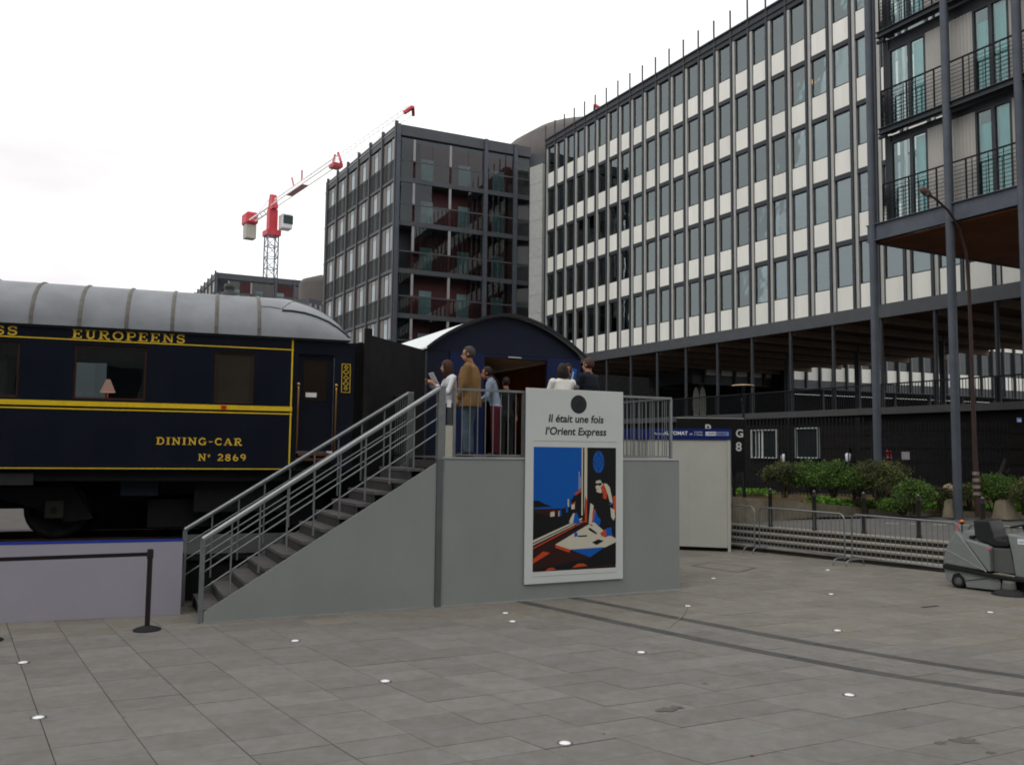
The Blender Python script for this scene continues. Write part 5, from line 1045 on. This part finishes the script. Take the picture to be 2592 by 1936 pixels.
#@@PART5
# ================================================================== PEOPLE
m_skin=mat('skin',(.42,.22,.15),.5,var=.08,scale=12); m_skin_d=mat('skin_tan',(.33,.15,.09),.5,var=.08,scale=12)
m_shoe=mat('dark_shoe',(.015,.013,.012),.5)
def ell(b,c,rx,ry,rz,n=14,m=10,mi=0):
    vs=[];fs=[]
    for i in range(m+1):
        t=math.pi*i/m
        for j in range(n): a=2*math.pi*j/n; vs.append((c[0]+rx*math.sin(t)*math.cos(a),c[1]+ry*math.sin(t)*math.sin(a),c[2]-rz*math.cos(t)))
    for i in range(m):
        for j in range(n): fs.append((i*n+j,i*n+(j+1)%n,(i+1)*n+(j+1)%n,(i+1)*n+j))
    b.add(vs,fs,mi,True)
def loft(b,rings,n=18,mi=0):
    # rings: (cx,cy,z,rx,ry)
    vs=[];fs=[]
    for cx,cy,z,rx,ry in rings:
        for j in range(n): a=2*math.pi*j/n; vs.append((cx+rx*math.cos(a),cy+ry*math.sin(a),z))
    for i in range(len(rings)-1):
        for j in range(n): fs.append((i*n+j,i*n+(j+1)%n,(i+1)*n+(j+1)%n,(i+1)*n+j))
    b.add(vs,fs,mi,True); b.add(vs[:n],[tuple(range(n))[::-1]],mi); b.add(vs[-n:],[tuple(range(n))],mi)
def chain(b,pts,rs,mi):
    b.tube(pts,rs,12,mi)
    for p,r in zip(pts,rs): ell(b,p,r,r,r,10,6,mi)
def hand(b,wrist,dirv,palmn,mi,curl=.5):
    d=Vector(dirv).normalized(); nn=Vector(palmn); nn=(nn-d*nn.dot(d)).normalized(); s_=d.cross(nn)
    w=Vector(wrist); chain(b,[w,w+d*.05,w+d*.085],[.026,.033,.03],mi)
    for k,(o,l) in enumerate(((-.027,.066),(-.009,.078),(.009,.074),(.026,.056))):
        p=w+d*.085+s_*o; q=p+(d*(1-curl*.3)+nn*curl*.5).normalized()*l*.5; r_=q+(d*(1-curl)+nn*curl).normalized()*l*.5; chain(b,[p,q,r_],[.0105,.0098,.0085],mi)
    p=w+d*.03-s_*.028; q=p+(d*.6-s_*.7+nn*.3).normalized()*.042; chain(b,[p,q,q+(d*.9-s_*.2+nn*.3).normalized()*.03],[.013,.0115,.0095],mi)
def person(label,px,py_top,yoff,facing,mats,pose,H=None):
    L_=PA.hit(px,py_top,yoff); base=PA.w(L_.x,yoff,PZ); H=H or (L_.z-PZ)
    root=thing('person',label,'person',base,PA.a+R(facing),'visitors on the platform'); root.scale=(1,1,1); k=H/1.74
    b=MB(); SK,TOP,LEG,SH=0,1,2,3
    lean=pose.get('lean',0.0); hipz=.92
    def T(p):  # lean the upper body forward about the hips
        x,y,z=p
        if z>hipz and lean: dz=z-hipz; return (x+dz*math.sin(lean),y,hipz+dz*math.cos(lean))
        return (x,y,z)
    jk=pose.get('jacket',0); bulk=pose.get('bulk',1.0)
    rings=[(0,0,.80,.085*bulk,.13*bulk),(0,0,.9,.115*bulk,.165*bulk),(0.005,0,1.02,.108*bulk,.148*bulk),(0.01,0,1.16,.115*bulk,.16*bulk),(0.012,0,1.3,.122*bulk,.183*bulk),(0.0,0,1.4,.105*bulk,.19*bulk),(-.01,0,1.455,.075,.13),(-.005,0,1.49,.055,.065)]
    rr=[]
    for cx,cy,z,rx,ry in rings: q=T((cx,cy,z)); rr.append((q[0],q[1],q[2],rx,ry))
    tw=.96
    loft(b,[r for r in rr if 1],18,TOP)
    if jk: loft(b,[(0,0,jk,.145*bulk,.2*bulk),(0,0,.85,.15*bulk,.2*bulk),(*T((.0,0,1.02))[:2],T((0,0,1.02))[2],.138*bulk,.185*bulk),(*T((0,0,1.25))[:2],T((0,0,1.25))[2],.14*bulk,.195*bulk),(*T((0,0,1.42))[:2],T((0,0,1.42))[2],.1*bulk,.185*bulk)],18,TOP)
    else: loft(b,[(0,0,.78,.1,.15),(0,0,.88,.122*bulk,.172*bulk),(0,0,.95,.117*bulk,.16*bulk)],18,LEG)
    nk=T((0,0,1.47)); hd=T((.015,0,1.615)); hx=pose.get('head',(0,0,0)); hd=tuple(a+c for a,c in zip(hd,hx))
    chain(b,[nk,(hd[0]-.01,hd[1],hd[2]-.06)],[.058,.055],SK)
    ell(b,(hd[0]-.01,hd[1],hd[2]+.025),.096,.078,.1,18,12,SK); ell(b,(hd[0]+.018,hd[1],hd[2]-.045),.07,.06,.075,14,10,SK)
    nose=[(hd[0]+.085,hd[1],hd[2]+.005),(hd[0]+.108,hd[1],hd[2]-.028),(hd[0]+.088,hd[1],hd[2]-.04)]; chain(b,nose,[.012,.014,.014],SK)
    chain(b,[(hd[0]+.078,hd[1]-.02,hd[2]-.068),(hd[0]+.084,hd[1],hd[2]-.068),(hd[0]+.078,hd[1]+.02,hd[2]-.068)],[.009,.011,.009],SK)
    for s in (-1,1): ell(b,(hd[0]-.01,hd[1]+s*.079,hd[2]-.005),.02,.013,.029,10,8,SK)
    st=pose.get('stance',.1)
    for s in (-1,1):
        fx=pose.get('step',0)*s
        chain(b,[(0,s*.085,.9),(.02+fx*.4,s*(st),.5),(fx,s*st,.09)],[.098*bulk,.064,.045],LEG)
        b.tube([(0,s*.085,.88),(.02+fx*.4,s*st,.5),(fx,s*st,.07)],[.1*bulk,.075,.07],12,LEG)
        chain(b,[(fx-.04,s*st,.045),(fx+.07,s*(st+.01),.04),(fx+.16,s*(st+.02),.03)],[.042,.042,.03],SH)
    for s,key in ((1,'L'),(-1,'R')):
        a=pose.get(key,((0.02,.26,1.14),(.06,.27,.88)))
        sh=T((-.005,s*.185*bulk,1.395)); el=T((a[0][0],s*a[0][1],a[0][2])); wr=T((a[1][0],s*a[1][1],a[1][2]))
        fat=1.25 if jk else 1.0
        chain(b,[sh,el],[.06*fat,.047*fat],TOP); w2=Vector(el)+(Vector(wr)-Vector(el))*.86
        chain(b,[el,tuple(w2)],[.046*fat,.036*fat],TOP); chain(b,[tuple(w2),wr],[.029,.026],SK)
        dv=Vector(wr)-Vector(el); hand(b,wr,dv+Vector(pose.get('hd'+key,(0,0,0))),(.3,-s,.1),SK,pose.get('curl',.5))
    b.v=[tuple(c*k for c in v) for v in b.v]
    # fuse into one continuous skin
    src=b.mesh('tmp',[m_skin]*4); to=bpy.data.objects.new('tmp',src); col.objects.link(to)
    md=to.modifiers.new('r','REMESH'); md.mode='VOXEL'; md.voxel_size=.0125; md.use_smooth_shade=True
    sm=to.modifiers.new('s','SMOOTH'); sm.factor=.5; sm.iterations=3
    dg=bpy.context.evaluated_depsgraph_get(); me=bpy.data.meshes.new_from_object(to.evaluated_get(dg)); me.name='body'
    kd=kdtree.KDTree(len(src.vertices)); tagv=[0]*len(src.vertices)
    for p in src.polygons:
        for v in p.vertices: tagv[v]=p.material_index
    for i,v in enumerate(src.vertices): kd.insert(v.co,i)
    kd.balance(); me.materials.clear()
    for m in mats: me.materials.append(m)
    for p in me.polygons:
        tg=tagv[kd.find(p.center)[1]]; z_=p.center.z/k
        if tg==LEG and z_>(jk+.01 if jk else .945): tg=TOP
        elif tg==TOP and z_<(jk if jk else .93) and abs(p.center.y)/k<.17*bulk: tg=LEG
        p.material_index=tg; p.use_smooth=True
    bpy.data.objects.remove(to); bpy.data.meshes.remove(src)
    link('body',me,root)
    # hair
    hm=pose['hair']; hs=pose.get('hairstyle','short'); hb=MB(); hx_,hy_,hz_=hd
    cap=[]; n=22; mrows=12; grow=1.09 if hs=='short' else 1.16
    vs=[];fs=[];rg=random.Random(hash(label)%1000)
    for i in range(mrows+1):
        t=math.pi*i/mrows
        for j in range(n):
            a=2*math.pi*j/n; w_=1+rg.uniform(-.02,.02)
            x=hx_-.014+.096*grow*w_*math.sin(t)*math.cos(a); y=hy_+.078*grow*w_*math.sin(t)*math.sin(a); z=hz_+.026+.102*grow*w_*math.cos(t)
            vs.append((x,y,z))
    def keep(v):
        x,y,z=v[0]-hx_,v[1]-hy_,v[2]-hz_
        if hs=='short': return z>.075-(.02 if x<.03 else 0) or (x<.015 and z>-.045) 
        return z>.06 or x<.03
    for i in range(mrows):
        for j in range(n):
            f=(i*n+j,i*n+(j+1)%n,(i+1)*n+(j+1)%n,(i+1)*n+j)
            c=[sum(vs[q][d_] for q in f)/4 for d_ in range(3)]
            if keep(c): fs.append(f)
    hb.add(vs,fs,0,True)
    if hs in ('bob','long'):
        dn=.15 if hs=='bob' else .2
        loft(hb,[(hx_-.03,hy_,hz_-dn,.085,.098),(hx_-.03,hy_,hz_-.09,.1,.115),(hx_-.028,hy_,hz_-.02,.102,.112),(hx_-.02,hy_,hz_+.05,.102,.1),(hx_-.018,hy_,hz_+.1,.075,.075),(hx_-.018,hy_,hz_+.13,.03,.03)],18)
    hb.v=[tuple(c*k for c in v) for v in hb.v]; ho=hb.build('hair',hm,root,fix=False)
    if hs=='short':
        md=ho.modifiers.new('t','SOLIDIFY'); md.thickness=.012; md.offset=1
    for s in (-1,1):
        eb=MB(); ell(eb,((hd[0]+.078)*k,(hd[1]+s*.03)*k,(hd[2]+.01)*k),.009,.013,.007,8,6); eb.build('eye',mat('eye_dark',(.03,.02,.015),.3),root)
    if pose.get('glasses'):
        g=MB()
        for s in (-1,1):
            g.tube([((hd[0]+.094)*k,(hd[1]+s*.032+.022*math.cos(q))*k,(hd[2]+.008+.017*math.sin(q))*k) for q in [z*math.pi/6 for z in range(12)]],.0025,4,closed=True); g.tube([((hd[0]+.09)*k,(hd[1]+s*.055)*k,(hd[2]+.012)*k),((hd[0]-.01)*k,(hd[1]+s*.083)*k,(hd[2]+.015)*k)],.0025,4)
        g.build('glasses',m_shoe,root)
    root['_h']=H; return root,k
m_tanj=mat('tan_jacket_cloth',(.2,.115,.045),.85,var=.22,scale=7,bump=.9,bscale=14); m_jean=mat('washed_denim',(.075,.105,.135),.85,var=.25,scale=8,bump=.9,bscale=14); m_hgrey=mat('grey_brown_hair',(.06,.052,.045),.7,var=.3,scale=30,bump=1,bscale=70,stretch=(1,1,.25)); m_hbr=mat('chestnut_hair',(.045,.018,.013),.6,var=.3,scale=30,bump=1,bscale=70,stretch=(1,1,.25)); m_hdk=mat('dark_brown_hair',(.018,.013,.012),.6,var=.3,scale=30,bump=1,bscale=70,stretch=(1,1,.25)); m_white=mat('white_cotton',(.68,.7,.74),.8,var=.06,scale=9,bump=.9,bscale=14); m_bshirt=mat('pale_blue_shirt',(.24,.29,.36),.85,var=.1,scale=9,bump=.9,bscale=14); m_maro=mat('maroon_trousers',(.085,.012,.022),.85,var=.15,bump=.9,bscale=14); m_cream=mat('cream_jacket',(.72,.7,.65),.8,var=.07,scale=9,bump=.9,bscale=14); m_navy=mat('navy_suit',(.008,.011,.019),.8,var=.2,bump=.9,bscale=14); m_black=mat('black_clothes',(.01,.01,.012),.8); m_bjean=mat('blue_trousers',(.02,.04,.12),.85)
person('standing man in a tan jacket and washed jeans with glasses',1190,878,.6,148,[m_skin,m_tanj,m_jean,m_shoe],dict(jacket=.78,bulk=1.3,head=(0.01,.03,0),hair=m_hgrey,glasses=True,L=((.04,.27,1.13),(.14,.22,.9)),R=((0.02,.27,1.12),(.1,.25,.88))))
wr,k=person('woman with chestnut hair in a white top holding an open folder',1146,893,1.15,178,[m_skin,m_white,m_bjean,m_shoe],dict(hair=m_hbr,hairstyle='long',lean=.1,head=(.03,0,-.02),L=((.14,.25,1.12),(.34,.12,1.27)),R=((.12,.25,1.14),(.36,.1,1.3)),hdL=(.1,-.05,.1),hdR=(.1,.05,.12)),H=1.66)
fo=thing('open_folder','dark brown folder with white pages held up by the woman in white','folder',wr.location+Vector((0,0,0)),PA.a+R(178))
fm=Matrix.Translation((.33*k,0.02,1.33*k))@Matrix.Rotation(R(28),4,'Y')
MB().box(-.012,-.13,-.15,-.004,.13,.16,0,fm).build('cover',mat('brown_leather_cover',(.06,.03,.022),.6),fo); MB().box(-.003,-.12,-.14,.008,.12,.165,0,fm).build('pages',m_white,fo)
bs,kb_=person('person in a pale blue shirt and maroon trousers by the doorway',1258,922,1.5,150,[m_skin_d,m_bshirt,m_maro,m_shoe],dict(hair=m_hdk,lean=.22,head=(.03,0,-.03),L=((.12,.24,1.12),(.28,.15,1.05)),R=((.12,.25,1.1),(.28,.14,1.05))),H=1.66)
MB().tube([(.13,-.1,1.0),(.2,.0,1.2),(.17,.12,1.4),(.06,.13,1.44),(-.03,.06,1.34),(-.05,-.05,1.15),(-.08,-.15,1.0)],.014,6).build('shoulder_strap',m_rub,bs)
person('dark silhouetted visitor inside the pavilion doorway',1283,940,3.0,90,[m_skin_d,m_black,m_black,m_shoe],dict(hair=m_hdk,lean=.05),H=1.58)
w2,k2=person('woman with a dark bob in a cream jacket seen from behind',1424,908,.9,88,[m_skin,m_cream,m_black,m_shoe],dict(hair=m_hdk,hairstyle='bob',jacket=.84,bulk=1.08,L=((.06,.28,1.13),(.2,.2,1.04)),R=((.04,.27,1.13),(.2,.18,1.02))),H=1.67)
w3,k3=person('dark haired visitor with a blue leaflet between the two others',1444,905,1.5,215,[m_skin_d,m_black,m_black,m_shoe],dict(hair=m_hdk,lean=.12,head=(.02,0,-.01),L=((.1,.25,1.12),(.25,.12,1.16)),R=((.1,.25,1.12),(.26,.1,1.2))),H=1.76)
person('balding man in a navy suit at the right of the platform',1490,890,1.0,118,[m_skin,m_navy,m_navy,m_shoe],dict(jacket=.8,bulk=1.22,hair=mat('thin_brown_hair',(.07,.035,.025),.6,var=.3,scale=30,bump=1,bscale=70,stretch=(1,1,.25)),hairstyle='short',L=((.08,.27,1.13),(.22,.2,1.06)),R=((.08,.27,1.13),(.24,.16,1.05))),H=1.82)
p_=PA.hit(1455,950,1.1); lf=thing('blue_leaflet','bright blue leaflet held between the cream and navy jackets','leaflet',PA.w(p_.x,1.15,p_.z),PA.a)
MB().box(-.05,-.004,-.13,.05,.004,.13,0,Matrix.Rotation(R(12),4,'Y')).build('cover',mat('leaflet_blue',(.02,.13,.42),.5),lf); MB().box(-.03,-.0065,-.09,-.005,-.0045,.07,0,Matrix.Rotation(R(12),4,'Y')).build('print',m_wt,lf)
p_=PA.hit(1462,981,.7); mc=thing('microphone','round grey foam microphone showing above the poster edge','microphone',PA.w(p_.x,.75,p_.z),PA.a)
b=MB(); ell(b,(0,0,0),.055,.055,.055,14,10); b.build('foam_ball',mat('grey_foam',(.13,.115,.11),.95,bump=.4,bscale=200),mc); MB().tube([(-.03,0,-.03),(-.16,.02,-.16)],.016,8).build('handle',m_rub,mc)
